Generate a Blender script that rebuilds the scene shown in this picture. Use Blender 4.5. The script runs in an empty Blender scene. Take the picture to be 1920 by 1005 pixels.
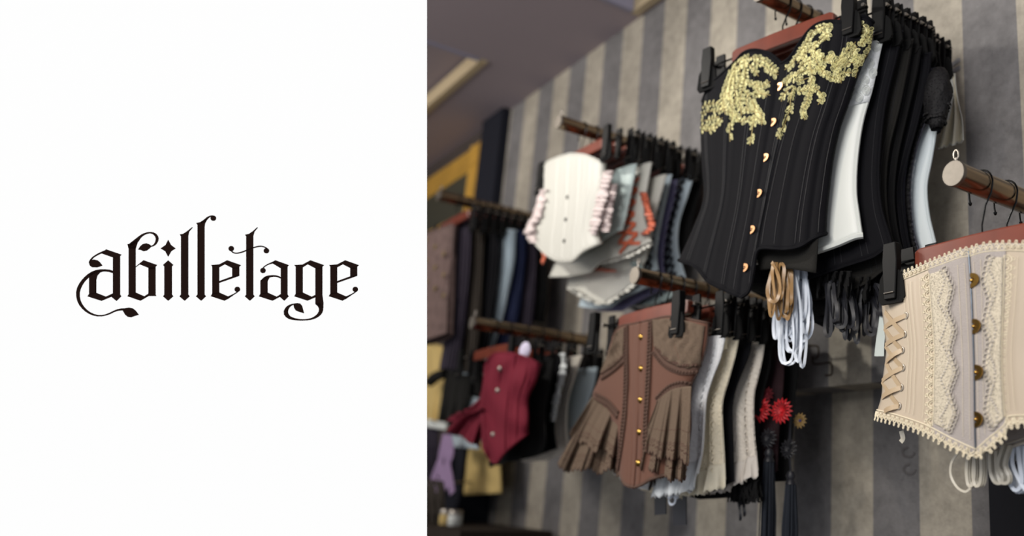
import bpy, bmesh, math, random
from mathutils import Vector as V, Matrix
from mathutils.bvhtree import BVHTree
random.seed(4)
SC = bpy.context.scene
COL = SC.collection
PI = math.pi
# ------------------------------------------------------------------ camera
CAM = V((0, 0, 1.55))
FPX, CX, CY = 1640.0, 1358.0, 502.0
_X = V((1332, 369, -FPX)).normalized()                    # world X in camera axes (right, up, forward)
_s = FPX * FPX / (0.042 * 1332 + 369)
_Z = V((0.042 * _s, _s, FPX)).normalized()
_Y = V((_X.y * _Z.z - _X.z * _Z.y, _X.z * _Z.x - _X.x * _Z.z, _X.x * _Z.y - _X.y * _Z.x)).normalized()
RIGHT = V((_X.x, _Y.x, _Z.x)); UP = V((_X.y, _Y.y, _Z.y)); FWD = V((_X.z, _Y.z, _Z.z))
def ray(px, py):
    return (RIGHT * (px - CX) + UP * (CY - py) + FWD * FPX).normalized()
def onY(px, py, y):
    r = ray(px, py); return CAM + r * ((y - CAM.y) / r.y)
def onZ(px, py, z):
    r = ray(px, py); return CAM + r * ((z - CAM.z) / r.z)
def depthpt(px, py, d):
    r = ray(px, py); return CAM + r * (d / r.dot(FWD))
cd = bpy.data.cameras.new('camera'); cam = bpy.data.objects.new('camera', cd); COL.objects.link(cam)
m = Matrix((RIGHT, UP, -FWD)).transposed().to_4x4(); m.translation = CAM
cam.matrix_world = m
cd.sensor_width = 36; cd.lens = 36 * FPX / 1920
cd.shift_x = -(CX - 960) / 1920; cd.shift_y = (CY - 502.5) / 1920
cd.clip_start = 0.02
cd.dof.use_dof = True; cd.dof.focus_distance = 1.16; cd.dof.aperture_fstop = 2.1
SC.camera = cam
# ------------------------------------------------------------------ light
SC.view_settings.view_transform = 'Standard'; SC.view_settings.look = 'None'
SC.view_settings.exposure = 0.0; SC.view_settings.gamma = 1.0; SC.view_settings.use_curve_mapping = False
w = bpy.data.worlds.new('world'); SC.world = w; w.use_nodes = True
w.node_tree.nodes['Background'].inputs[0].default_value = (0.90, 0.93, 1.0, 1)
w.node_tree.nodes['Background'].inputs[1].default_value = 0.62
def area(loc, target, size, power, color, sy=None):
    l = bpy.data.lights.new('shop_light', 'AREA'); l.size = size; l.energy = power; l.color = color
    if sy: l.shape = 'RECTANGLE'; l.size_y = sy
    o = bpy.data.objects.new('shop_light', l); COL.objects.link(o); o.location = loc
    o.rotation_euler = (V(target) - V(loc)).to_track_quat('-Z', 'Y').to_euler(); return o
def spot(loc, target, power, color, ang=70, r=0.05, blend=0.8):
    l = bpy.data.lights.new('shop_spot', 'SPOT'); l.energy = power; l.color = color; l.spot_size = math.radians(ang)
    l.spot_blend = blend; l.shadow_soft_size = r
    o = bpy.data.objects.new('shop_spot', l); COL.objects.link(o); o.location = loc
    o.rotation_euler = (V(target) - V(loc)).to_track_quat('-Z', 'Y').to_euler(); return o
area((-0.25, -1.00, 2.60), (-1.15, 1.0, 1.75), 0.9, 34, (1.0, 0.97, 0.93))
area((-2.70, -0.60, 2.70), (-2.3, 1.1, 1.85), 0.8, 22, (1.0, 0.93, 0.84))
spot((-0.75, -0.60, 2.70), (-0.62, 0.85, 1.70), 24, (1.0, 0.88, 0.70), 40, 0.04)
spot((-2.00, -0.20, 2.74), (-1.05, 1.05, 1.85), 52, (1.0, 0.96, 0.88), 78, 0.04)
# ------------------------------------------------------------------ materials
def lin(c): return c / 12.92 if c <= 0.04045 else ((c + 0.055) / 1.055) ** 2.4
def rgb(r, g, b): return (lin(r / 255), lin(g / 255), lin(b / 255), 1)
MATS = {}
def mat(name, col, rough=0.8, metal=0.0, bump=0.0, bscale=400, sheen=0.0, spec=0.5, var=0.0, vscale=20, coat=0.0, bdist=0.001, holes=None, emit=None):
    if name in MATS: return MATS[name]
    m = bpy.data.materials.new(name); m.use_nodes = True; nt = m.node_tree; n = nt.nodes; L = nt.links
    b = n['Principled BSDF']; c = rgb(*col)
    b.inputs['Base Color'].default_value = c; b.inputs['Roughness'].default_value = rough
    b.inputs['Metallic'].default_value = metal; b.inputs['Specular IOR Level'].default_value = spec
    b.inputs['Sheen Weight'].default_value = sheen; b.inputs['Coat Weight'].default_value = coat
    b.inputs['Coat Roughness'].default_value = 0.15
    tc = n.new('ShaderNodeTexCoord')
    if var:
        nz = n.new('ShaderNodeTexNoise'); nz.inputs['Scale'].default_value = vscale; nz.inputs['Detail'].default_value = 5
        L.new(tc.outputs['Object'], nz.inputs['Vector'])
        mx = n.new('ShaderNodeMix'); mx.data_type = 'RGBA'
        mx.inputs[6].default_value = tuple(x * (1 - var) for x in c[:3]) + (1,)
        mx.inputs[7].default_value = tuple(min(1, x * (1 + var)) for x in c[:3]) + (1,)
        L.new(nz.outputs['Fac'], mx.inputs[0]); L.new(mx.outputs[2], b.inputs['Base Color'])
    if bump:
        nz = n.new('ShaderNodeTexNoise'); nz.inputs['Scale'].default_value = bscale; nz.inputs['Detail'].default_value = 3
        L.new(tc.outputs['Object'], nz.inputs['Vector'])
        bp = n.new('ShaderNodeBump'); bp.inputs['Strength'].default_value = bump; bp.inputs['Distance'].default_value = bdist
        L.new(nz.outputs['Fac'], bp.inputs['Height']); L.new(bp.outputs['Normal'], b.inputs['Normal'])
    if holes:
        vo = n.new('ShaderNodeTexVoronoi'); vo.inputs['Scale'].default_value = holes[0]; vo.feature = 'F1'
        L.new(tc.outputs['Object'], vo.inputs['Vector'])
        gt = n.new('ShaderNodeMath'); gt.operation = 'GREATER_THAN'; gt.inputs[1].default_value = holes[1]
        L.new(vo.outputs['Distance'], gt.inputs[0]); L.new(gt.outputs[0], b.inputs['Alpha'])
        bp = n.new('ShaderNodeBump'); bp.inputs['Strength'].default_value = 0.4; bp.inputs['Distance'].default_value = 0.0012
        L.new(vo.outputs['Distance'], bp.inputs['Height']); L.new(bp.outputs['Normal'], b.inputs['Normal'])
    if emit:
        b.inputs['Emission Color'].default_value = (*emit[0], 1); b.inputs['Emission Strength'].default_value = emit[1]
    MATS[name] = m; return m
def cloth(name, col, **k):
    k.setdefault('bump', 0.5); k.setdefault('bscale', 900); k.setdefault('rough', 0.85); k.setdefault('spec', 0.25); k.setdefault('var', 0.12)
    return mat(name, col, **k)
def satin(name, col, **k):
    k.setdefault('rough', 0.38); k.setdefault('bump', 0.15); k.setdefault('bscale', 60); k.setdefault('spec', 0.5); k.setdefault('sheen', 0.1)
    return mat(name, col, **k)
M_BLACK = cloth('black_cotton', (11, 11, 16), rough=0.8, spec=0.15)
M_BLACK2 = cloth('black_matt_cloth', (13, 13, 14), rough=0.9, sheen=0.02)
M_CHAR = cloth('charcoal_ribbed_cloth', (28, 27, 25), rough=0.9, bscale=500, bump=0.9)
M_NAVY = cloth('navy_cloth', (24, 32, 62))
M_BLKSAT = satin('black_satin', (16, 17, 26), rough=0.5)
M_WHITE = satin('white_satin', (216, 220, 216), rough=0.42)
M_WHLACE = mat('white_lace', (228, 232, 234), rough=0.8, holes=(420, 0.12), spec=0.2)
M_CRLACE = mat('cream_lace', (226, 218, 196), rough=0.8, holes=(420, 0.13), spec=0.2)
M_IVLACE = mat('ivory_lace', (214, 207, 198), rough=0.8, holes=(420, 0.13), spec=0.2)
M_BLLACE = mat('black_lace', (24, 23, 25), rough=0.7, holes=(260, 0.22), spec=0.3)
M_BRLACE = mat('brown_lace', (104, 88, 74), rough=0.85, holes=(300, 0.15), spec=0.2)
M_BROWN = satin('brown_taffeta', (102, 68, 54), rough=0.7, spec=0.25, bump=0.5, bscale=45)
M_BRTRIM = cloth('brown_crochet_trim', (92, 70, 60))
M_BEIGE = satin('champagne_satin', (186, 171, 151), rough=0.40, bump=0.25, bscale=28)
M_GREY = cloth('pale_grey_brocade', (166, 158, 154), rough=0.6, bscale=700, bump=0.8, spec=0.35)
M_MESHL = mat('cream_mesh_lace', (206, 196, 176), rough=0.7, holes=(620, 0.33), spec=0.2)
M_CREAMT = cloth('cream_crochet_trim', (222, 211, 186), rough=0.7)
M_GREYT = cloth('grey_crochet_trim', (196, 188, 176), rough=0.7)
M_GOLDT = mat('gold_thread', (240, 228, 164), rough=0.4, metal=0.2, spec=0.6, var=0.25, vscale=90)
M_GOLD = mat('brass', (176, 140, 72), rough=0.25, metal=1.0)
M_ROSE = mat('rose_gold_metal', (196, 148, 108), rough=0.28, metal=1.0)
M_STEEL = mat('brushed_steel', (168, 162, 154), rough=0.42, metal=1.0)
M_RAIL = mat('bronzed_steel', (150, 132, 110), rough=0.22, metal=1.0, var=0.1, vscale=8)
M_WOOD = mat('mahogany', (118, 54, 36), rough=0.3, spec=0.5, coat=0.7, var=0.35, vscale=30)
M_WIRE = mat('black_metal_wire', (14, 14, 15), rough=0.25, metal=0.6)
M_PLAST = mat('black_plastic', (9, 9, 10), rough=0.5, spec=0.18)
M_FELT = cloth('black_felt_pad', (20, 20, 20), rough=0.95)
M_RWHITE = satin('white_satin_ribbon', (206, 214, 226), rough=0.35)
M_RGOLD = satin('bronze_satin_ribbon', (150, 116, 72), rough=0.3)
M_RSILV = satin('silver_satin_ribbon', (188, 182, 168), rough=0.3)
M_RTAN = satin('champagne_ribbon', (180, 158, 128), rough=0.35)
M_RBLACK = satin('black_ribbon', (22, 22, 30), rough=0.35)
M_CREAM = satin('cream_satin', (198, 197, 189), rough=0.5)
M_PINK = cloth('pale_pink_frill', (220, 206, 204))
M_CORAL = satin('coral_ribbon', (206, 104, 74), rough=0.4)
M_MINT = satin('pale_mint_satin', (184, 200, 198), rough=0.5)
M_LBLUE = satin('light_blue_satin', (178, 193, 202), rough=0.5)
M_LAV = satin('lavender_satin', (112, 108, 146), rough=0.5)
M_RED = cloth('burgundy_cloth', (116, 26, 46))
M_FRED = satin('red_ribbon', (206, 22, 34), rough=0.5)
M_PLUM = cloth('dark_plum_cloth', (46, 40, 52))
M_TAUPE = cloth('taupe_floral_cloth', (106, 88, 84), var=0.6, vscale=45)
M_OLIVE = cloth('dark_olive_cloth', (56, 50, 44))
M_YEL = cloth('warm_cream_cotton', (206, 180, 118))
M_LILAC = satin('lilac_ribbon', (150, 124, 160), rough=0.5)
M_SLATE = cloth('slate_grey_cloth', (70, 70, 80))
# ------------------------------------------------------------------ mesh builder
class MB:
    def __init__(s): s.v = []; s.f = []; s.m = []
    def add(s, vs, fs, mi=0):
        o = len(s.v); s.v += [V(p) for p in vs]
        for f in fs: s.f.append([i + o for i in f]); s.m.append(mi)
    def grid(s, rows, mi=0, closed=False):
        nr, nc = len(rows), len(rows[0]); vs = [p for r in rows for p in r]; fs = []
        for i in range(nr - 1):
            for j in range(nc if closed else nc - 1):
                k = (j + 1) % nc; fs.append((i * nc + j, i * nc + k, (i + 1) * nc + k, (i + 1) * nc + j))
        s.add(vs, fs, mi)
    def tube(s, pts, r, n=6, closed=False, mi=0, caps=True, radii=None):
        pts = [V(p) for p in pts]; N = len(pts); rings = []; ref = None
        for i, p in enumerate(pts):
            a = pts[(i - 1) % N] if (closed or i) else p; b = pts[(i + 1) % N] if (closed or i < N - 1) else p
            t = (b - a)
            if t.length < 1e-9: t = V((0, 0, 1))
            t.normalize()
            if ref is None: ref = t.orthogonal().normalized()
            ref = (ref - t * ref.dot(t))
            if ref.length < 1e-6: ref = t.orthogonal()
            ref.normalize(); bn = t.cross(ref); rr = radii[i] if radii else r
            rings.append([p + (ref * math.cos(2 * PI * k / n) + bn * math.sin(2 * PI * k / n)) * rr for k in range(n)])
        if closed: rings.append(rings[0])
        s.grid(rings, mi, True)
        if not closed and caps:
            o = len(s.v); s.v += rings[0]; s.f.append(list(range(o, o + n))[::-1]); s.m.append(mi)
            o = len(s.v); s.v += rings[-1]; s.f.append(list(range(o, o + n))); s.m.append(mi)
    def ribbon(s, pts, wid, nrm, th=0.0006, mi=0):
        """flat band of real thickness; nrm: face normal (vector or list)"""
        pts = [V(p) for p in pts]; N = len(pts); rows = []
        for i, p in enumerate(pts):
            t = (pts[min(i + 1, N - 1)] - pts[max(i - 1, 0)]).normalized()
            nn = V(nrm[i]) if isinstance(nrm, list) else V(nrm)
            sd = t.cross(nn)
            if sd.length < 1e-5: sd = t.orthogonal()
            sd.normalize(); n2 = sd.cross(t).normalized(); w = wid / 2
            rows.append([p + sd * w + n2 * th, p - sd * w + n2 * th, p - sd * w - n2 * th, p + sd * w - n2 * th])
        s.grid(rows, mi, True)
        for r, fl in ((rows[0], 1), (rows[-1], 0)):
            o = len(s.v); s.v += r; q = [o, o + 1, o + 2, o + 3]; s.f.append(q[::-1] if fl else q); s.m.append(mi)
    def prism(s, poly, ax, ay, az, org, h, mi=0):
        """poly: 2D points; extruded by h along az"""
        n = len(poly); vs = [org + ax * p[0] + ay * p[1] for p in poly] + [org + ax * p[0] + ay * p[1] + az * h for p in poly]
        s.add(vs, [list(range(n))[::-1], list(range(n, 2 * n))] + [(i, (i + 1) % n, n + (i + 1) % n, n + i) for i in range(n)], mi)
    def box(s, c, sx, sy, sz, ax=V((1, 0, 0)), ay=V((0, 1, 0)), az=V((0, 0, 1)), mi=0):
        c = V(c); vs = [c + ax * (i * sx / 2) + ay * (j * sy / 2) + az * (k * sz / 2) for i in (-1, 1) for j in (-1, 1) for k in (-1, 1)]
        s.add(vs, [(0, 1, 3, 2), (4, 6, 7, 5), (0, 4, 5, 1), (2, 3, 7, 6), (0, 2, 6, 4), (1, 5, 7, 3)], mi)
    def dome(s, c, n, r, h, k=8, mi=0, ax=None, squash=1.0):
        n = V(n).normalized(); a = (ax - n * ax.dot(n)).normalized() if ax else n.orthogonal().normalized(); b = n.cross(a)
        vs = []; c = V(c)
        for q, z in ((1, 0), (0.8, 0.6), (0.4, 0.93)):
            vs += [c + (a * math.cos(2 * PI * i / k) + b * math.sin(2 * PI * i / k) * squash) * r * q + n * h * z for i in range(k)]
        vs.append(c + n * h)
        fs = [(j * k + i, j * k + (i + 1) % k, (j + 1) * k + (i + 1) % k, (j + 1) * k + i) for j in range(2) for i in range(k)]
        fs += [(2 * k + i, 2 * k + (i + 1) % k, 3 * k) for i in range(k)]; s.add(vs, fs, mi)
    def lathe(s, prof, c, ax, n=20, mi=0):
        ax = V(ax).normalized(); a = ax.orthogonal().normalized(); b = ax.cross(a)
        s.grid([[V(c) + ax * z + (a * math.cos(2 * PI * k / n) + b * math.sin(2 * PI * k / n)) * max(r, 1e-5) for k in range(n)] for r, z in prof], mi, True)
    def build(s, name, mats, parent=None, org=None, smooth=True, solid=0.0, off=0.0):
        me = bpy.data.meshes.new(name); o_ = V(org) if org is not None else V((0, 0, 0))
        me.from_pydata([tuple(p - o_) for p in s.v], [], s.f); me.validate()
        if not isinstance(mats, (list, tuple)): mats = [mats]
        for m_ in mats: me.materials.append(m_)
        if len(mats) > 1 and len(me.polygons) == len(s.m): me.polygons.foreach_set('material_index', s.m)
        if smooth: me.polygons.foreach_set('use_smooth', [True] * len(me.polygons))
        bm = bmesh.new(); bm.from_mesh(me); bmesh.ops.remove_doubles(bm, verts=bm.verts, dist=1e-6)
        bmesh.ops.recalc_face_normals(bm, faces=bm.faces); bm.to_mesh(me); bm.free()
        if smooth:
            try: me.set_sharp_from_angle(angle=math.radians(50))
            except Exception: pass
        ob = bpy.data.objects.new(name, me); COL.objects.link(ob)
        if parent is not None: ob.parent = parent
        elif org is not None: ob.location = o_
        if solid:
            md = ob.modifiers.new('thickness', 'SOLIDIFY'); md.thickness = solid; md.offset = off
        return ob
def tag(o, label, cat, group=None, kind=None):
    o['label'] = label
    if cat: o['category'] = cat
    if group: o['group'] = group
    if kind: o['kind'] = kind
    return o
def thing(name, loc, label, cat, group=None):
    o = bpy.data.objects.new(name, None); o.empty_display_size = 0.02; COL.objects.link(o); o.location = loc
    tag(o, label, cat, group); return o
def structure(o): o['kind'] = 'structure'; return o
def copy_tree(o, parent=None):
    c = o.copy(); COL.objects.link(c)
    if parent is not None: c.parent = parent
    for ch in list(o.children): copy_tree(ch, c)
    return c
def crom(P, t):
    """Catmull-Rom through list of tuples, t in 0..1"""
    n = len(P) - 1; x = min(max(t, 0), 1) * n; i = min(int(x), n - 1); f = x - i
    p1, p2 = P[i], P[i + 1]
    p0 = P[i - 1] if i else tuple(2 * a - b for a, b in zip(p1, p2))
    p3 = P[i + 2] if i + 2 <= n else tuple(2 * b - a for a, b in zip(p1, p2))
    return tuple(0.5 * (2 * b + (c - a) * f + (2 * a - 5 * b + 4 * c - d) * f * f + (-a + 3 * b - 3 * c + d) * f ** 3) for a, b, c, d in zip(p0, p1, p2, p3))
def arcp(P, n, smooth=True):
    """n+1 points evenly by length along the polyline / spline P"""
    Q = [crom(P, i / (len(P) * 8)) for i in range(len(P) * 8 + 1)] if smooth and len(P) > 2 else [tuple(p) for p in P]
    d = [0]
    for a, b in zip(Q, Q[1:]): d.append(d[-1] + math.dist(a, b))
    out = []; j = 0
    for i in range(n + 1):
        t = d[-1] * i / n
        while j < len(d) - 2 and d[j + 1] < t: j += 1
        f = (t - d[j]) / max(d[j + 1] - d[j], 1e-9); out.append(tuple(a + (b - a) * f for a, b in zip(Q[j], Q[j + 1])))
    return out
# ------------------------------------------------------------------ the room
YW = 1.132                  # papered wall face
YL = YW + 0.075             # recessed lower wall face
ZC = CAM.z + 1.275          # ceiling
ZL = CAM.z + 0.197          # lower edge of the projecting wall
XL, XR = -6.5, 2.2
XS = onY(937, 400, YW).x    # left end of the striped paper
STR0, STRW = -1.762, 0.1045
def wallpaper(name, x0, gain=1.0):
    m = bpy.data.materials.new(name); m.use_nodes = True; nt = m.node_tree; n = nt.nodes; L = nt.links; b = n['Principled BSDF']
    tc = n.new('ShaderNodeTexCoord'); sp = n.new('ShaderNodeSeparateXYZ'); L.new(tc.outputs['Object'], sp.inputs[0])
    def math_(op, a, v=None):
        q = n.new('ShaderNodeMath'); q.operation = op
        if hasattr(a, 'links'): L.new(a, q.inputs[0])
        else: q.inputs[0].default_value = a
        if v is not None:
            if hasattr(v, 'links'): L.new(v, q.inputs[1])
            else: q.inputs[1].default_value = v
        return q.outputs[0]
    x = math_('SUBTRACT', sp.outputs['X'], x0); x = math_('DIVIDE', x, 2 * STRW); fr = math_('FRACT', x)
    fac = math_('LESS_THAN', fr, 0.5)
    nz = n.new('ShaderNodeTexNoise'); nz.inputs['Scale'].default_value = 9; nz.inputs['Detail'].default_value = 8; nz.inputs['Roughness'].default_value = 0.65
    L.new(tc.outputs['Object'], nz.inputs['Vector'])
    n2 = n.new('ShaderNodeTexNoise'); n2.inputs['Scale'].default_value = 55; n2.inputs['Detail'].default_value = 6; n2.inputs['Roughness'].default_value = 0.7
    L.new(tc.outputs['Object'], n2.inputs['Vector'])
    mx = n.new('ShaderNodeMix'); mx.data_type = 'RGBA'; L.new(fac, mx.inputs[0])
    mx.inputs[6].default_value = rgb(112, 110, 110); mx.inputs[7].default_value = rgb(160, 153, 140)
    a = math_('ADD', math_('MULTIPLY', nz.outputs['Fac'], 1.3), math_('MULTIPLY', n2.outputs['Fac'], 1.0)); a = math_('ADD', a, -0.10)
    a = math_('MULTIPLY', a, gain)
    sc = n.new('ShaderNodeVectorMath'); sc.operation = 'SCALE'; L.new(mx.outputs[2], sc.inputs[0]); L.new(a, sc.inputs['Scale'])
    L.new(sc.outputs[0], b.inputs['Base Color']); b.inputs['Roughness'].default_value = 0.75; b.inputs['Specular IOR Level'].default_value = 0.3
    bp = n.new('ShaderNodeBump'); bp.inputs['Strength'].default_value = 0.6; bp.inputs['Distance'].default_value = 0.002
    n3 = n.new('ShaderNodeTexNoise'); n3.inputs['Scale'].default_value = 170; n3.inputs['Detail'].default_value = 4
    L.new(tc.outputs['Object'], n3.inputs['Vector']); L.new(n3.outputs['Fac'], bp.inputs['Height']); L.new(bp.outputs['Normal'], b.inputs['Normal'])
    return m
M_PAPER = wallpaper('striped_wallpaper', STR0); M_PAPER2 = wallpaper('striped_wallpaper_shaded', onY(1559, 870, YL).x, 0.95)  # gain dims the lower copy, putting the recess shade into its colour
M_DARK = cloth('dark_navy_paint', (24, 26, 36)); M_CEIL = mat('mauve_grey_ceiling_paint', (164, 152, 158), rough=0.9, var=0.04, vscale=3)
M_FLOOR = mat('dark_floor', (70, 60, 52), rough=0.5, var=0.3, vscale=5)
XD = onY(885, 400, YW - 0.03).x
b = MB(); b.box(((XS + XR) / 2, YW + 0.15, (ZL + ZC) / 2), XR - XS, 0.3, ZC - ZL); structure(b.build('wall_back', M_PAPER, smooth=False))
XB = onY(1886, 960, YL).x
b = MB(); b.box(((XS + XR) / 2, YL + 0.1125, ZL / 2), XR - XS, 0.225, ZL); structure(b.build('wall_back_lower', M_PAPER2, smooth=False))
b = MB(); b.box(((XD + XS) / 2, YW + 0.12, ZC / 2), XS - XD, 0.30, ZC); structure(b.build('wall_dark_pier', M_DARK, smooth=False))
b = MB(); b.box(((XL + XD) / 2, YW + 0.15, ZC / 2), XD - XL, 0.3, ZC); structure(b.build('wall_far', cloth('brown_grey_wall_paint', (74, 66, 62)), smooth=False))
b = MB(); b.box(((XL + XR) / 2, -0.5, -0.05), XR - XL, 4.2, 0.1); structure(b.build('floor', M_FLOOR, smooth=False))
b = MB(); b.box((XL - 0.1, -0.5, ZC / 2), 0.2, 4.2, ZC); structure(b.build('wall_left', cloth('brown_grey_wall_paint', (74, 66, 62)), smooth=False))
# black display post at the lower right, standing in front of the recessed wall
b = MB(); b.box((XB + 0.20, YL - 0.022, ZL / 2 - 0.05), 0.40, 0.04, ZL - 0.10)
tag(b.build('display_board', cloth('black_board', (12, 13, 20)), smooth=False), 'black board on the floor against the lower wall at the bottom right corner', 'board')
# ceiling with two raised trays
c1 = onZ(915, 115, ZC); c2 = onZ(1197, 28, ZC)
TR = [(XL + 0.6, c1.x, -1.6, c1.y), (c2.x, 1.4, -1.6, c2.y)]
xs = sorted({XL, XR, TR[0][0], TR[0][1], TR[1][0], TR[1][1]}); ys = sorted({-2.6, 1.45, TR[0][2], TR[0][3], TR[1][3]})
b = MB()
for i in range(len(xs) - 1):
    for j in range(len(ys) - 1):
        cx, cy = (xs[i] + xs[i + 1]) / 2, (ys[j] + ys[j + 1]) / 2
        up = any(t[0] < cx < t[1] and t[2] < cy < t[3] for t in TR)
        z0 = ZC + (0.06 if up else 0)
        b.box((cx, cy, (z0 + ZC + 0.14) / 2), xs[i + 1] - xs[i], ys[j + 1] - ys[j], ZC + 0.14 - z0)
ceil = structure(b.build('ceiling', M_CEIL, smooth=False))
M_TRIM = mat('cream_tray_trim', (190, 172, 140), rough=0.6)
for k, t in enumerate(TR):
    b = MB(); yy = t[3]
    b.box(((t[0] + t[1]) / 2, yy - 0.012, ZC + 0.022), t[1] - t[0], 0.024, 0.052)
    structure(b.build('trim_%d' % (k + 1), M_TRIM, smooth=False))
    b = MB(); xx = t[1] if k == 0 else t[0]
    b.box((xx + (-0.008 if k == 0 else 0.008), (t[2] + t[3]) / 2 - 0.013, ZC + 0.0245), 0.016, t[3] - t[2] - 0.026, 0.057)
    structure(b.build('trim_%d' % (k + 3), mat('grey_tray_trim', (150, 148, 168), rough=0.6), smooth=False))
# printed rounded squares and worn marks on the wallpaper
b = MB()
def wallmark(pts, y, wd, closed=False):
    P = [onY(px, py, y) - V((0, 0.0008, 0)) for px, py in pts]
    b.ribbon(arcp([tuple(p) for p in P], 24), wd, (0, -1, 0), 0.0008)
wallmark([(1512, 649), (1526, 648), (1534, 650), (1535, 660), (1534, 669), (1528, 672), (1522, 669)], YW, 0.0035)
wallmark([(1524, 672), (1526, 682), (1540, 682), (1554, 680), (1560, 683), (1561, 695), (1559, 703), (1548, 704)], YW, 0.0035)
b.build('printed_square_outline', mat('dark_print', (64, 54, 46), rough=0.8), bpy.data.objects['wall_back'])
b = MB()
wallmark([(1783, 124), (1800, 112)], YW, 0.008); wallmark([(1786, 134), (1801, 127)], YW, 0.008)
b.build('pale_print', mat('pale_print', (140, 140, 142), rough=0.8), bpy.data.objects['wall_back'])
b = MB()
for cx_, cy_ in ((1704, 848), (1706, 880)):
    wallmark([(cx_ + 11 * math.cos(a), cy_ + 9 * math.sin(a)) for a in [i * PI / 6 for i in range(10)]], YL, 0.004)
b.build('pale_print', mat('faint_print', (92, 88, 88), rough=0.85), bpy.data.objects['wall_back_lower'])
# ------------------------------------------------------------------ flat logo graphic, made up as a hung board
DB = 1.22
def bp(px, py, d=DB): return depthpt(px, py, d)
px0, px1, py0, py1 = -60, 797, -45, 1050
A, B_, C_, D_ = bp(px0, py0), bp(px1, py0), bp(px1, py1), bp(px0, py1)
ctr = (A + B_ + C_ + D_) / 4
sign = thing('logo_board', (ctr + FWD * 0.02), 'large white logo graphic with black blackletter lettering, made up as a self-glowing hung board', 'sign')
wd, ht = (B_ - A).length, (A - D_).length
b = MB(); b.box(ctr + FWD * 0.004, wd, 0.008, ht, RIGHT, -FWD, UP)
b.build('glow_panel', mat('self_glowing_white', (20, 20, 20), rough=1.0, spec=0.0, emit=((0.985, 0.985, 0.985), 1.0)), sign, sign.location, smooth=False)  # emission added to keep the graphic pure white; no lamp behind it
b = MB(); b.box(ctr + FWD * 0.020, wd - 0.07, 0.024, ht - 0.07, RIGHT, -FWD, UP)
b.build('casing', mat('white_board_casing', (225, 225, 225), rough=0.5), sign, sign.location, smooth=False)
for px in (120, 700):
    p = bp(px, py0 + 10, DB + 0.02); b = MB(); b.tube([p - UP * 0.03, V((p.x, p.y, ZC))], 0.002, 6); b.build('suspension_wire', M_WIRE, sign, sign.location)  # wires added so the made-up board hangs from the ceiling
INK = mat('logo_ink', (35, 24, 21), rough=1.0, spec=0.0)
def LZ(x, y): return (130 + x / 3.4286, 390 + y / 3.4286)
KPX = DB / FPX
def logo(polys, strokes=(), discs=(), dx=0):
    b = MB(); h = 0.0012
    def P(x, y):
        q = LZ(x + dx, y); return ((q[0] - CX) * KPX, (CY - q[1]) * KPX)
    org = CAM + FWD * (DB - 0.0002)
    for pl in polys: b.prism([P(*p) for p in pl], RIGHT, UP, -FWD, org, h)
    for st in strokes:
        pts = arcp([s_[:3] for s_ in st], 26)
        Lp, Rp = [], []
        for i, p in enumerate(pts):
            a, c = pts[max(i - 1, 0)], pts[min(i + 1, len(pts) - 1)]; tx, ty = c[0] - a[0], c[1] - a[1]; l = math.hypot(tx, ty) or 1
            w_ = p[2] / 2; Lp.append(P(p[0] - ty / l * w_, p[1] + tx / l * w_)); Rp.append(P(p[0] + ty / l * w_, p[1] - tx / l * w_))
        for i in range(len(pts) - 1): b.prism([Lp[i], Lp[i + 1], Rp[i + 1], Rp[i]], RIGHT, UP, -FWD, org, h)
    for cx_, cy_, r in discs: b.prism([P(cx_ + r * math.cos(a * PI / 12), cy_ + r * math.sin(a * PI / 12)) for a in range(24)], RIGHT, UP, -FWD, org, h)
    o = b.build('letter', INK, sign, sign.location, smooth=False)
    return o
logo([[(205, 294), (240, 266), (338, 300), (327, 310), (327, 326), (284, 322), (284, 318), (215, 294)], [(284, 318), (328, 308), (328, 556), (336, 568), (306, 597), (268, 566), (284, 556)],
      [(120, 568), (131, 552), (175, 545), (238, 570), (284, 548), (284, 566), (210, 597)], [(131, 425), (175, 408), (175, 550), (131, 556)],
      [(175, 462), (175, 405), (250, 398), (200, 415), (182, 435)],
      [(130, 350), (140, 336), (160, 331), (180, 335), (195, 345), (215, 370), (195, 378), (180, 382), (150, 381), (136, 370)],
      [(345, 655), (365, 643), (385, 640), (410, 645), (428, 660), (449, 687), (420, 695), (400, 703), (380, 700), (362, 685)]],
     [[(284, 412, 14), (262, 404, 15), (225, 401, 15), (185, 405, 18), (140, 425, 20), (95, 465, 20), (65, 515, 22), (58, 560, 20), (70, 610, 18), (105, 655, 14), (150, 683, 11), (200, 693, 9), (250, 683, 9), (300, 660, 10), (335, 652, 14), (365, 652, 16)],
      [(232, 278, 12), (190, 296, 9), (155, 318, 8), (137, 342, 10), (136, 355, 12)]])
logo([[(385, 240), (400, 228), (428, 216), (428, 560), (385, 560)], [(377, 233), (398, 228), (445, 200), (440, 225), (428, 262), (385, 262)],
      [(428, 378), (480, 336), (566, 366), (556, 378), (556, 392), (512, 392), (512, 385), (455, 362), (428, 382)], [(512, 380), (556, 380), (556, 556), (561, 566), (506, 566), (512, 545)],
      [(376, 567), (386, 554), (428, 543), (485, 568), (512, 550), (512, 566), (460, 596)], [(445, 268), (458, 248), (475, 232), (498, 227), (520, 235), (530, 248), (515, 262), (500, 274), (480, 278), (462, 270)]],
     [[(395, 236, 18), (430, 214, 26), (455, 188, 16), (480, 170, 12), (510, 160, 10), (540, 162, 12), (562, 180, 16), (567, 203, 16), (557, 228, 12), (540, 243, 8), (520, 248, 6)]])
logo([[(638, 206), (655, 238), (685, 260), (657, 278), (638, 312), (620, 278), (590, 260), (622, 238)], [(638, 337), (670, 366), (661, 376), (661, 556), (670, 568), (638, 596), (606, 568), (614, 556), (614, 376), (606, 366)]])
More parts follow.
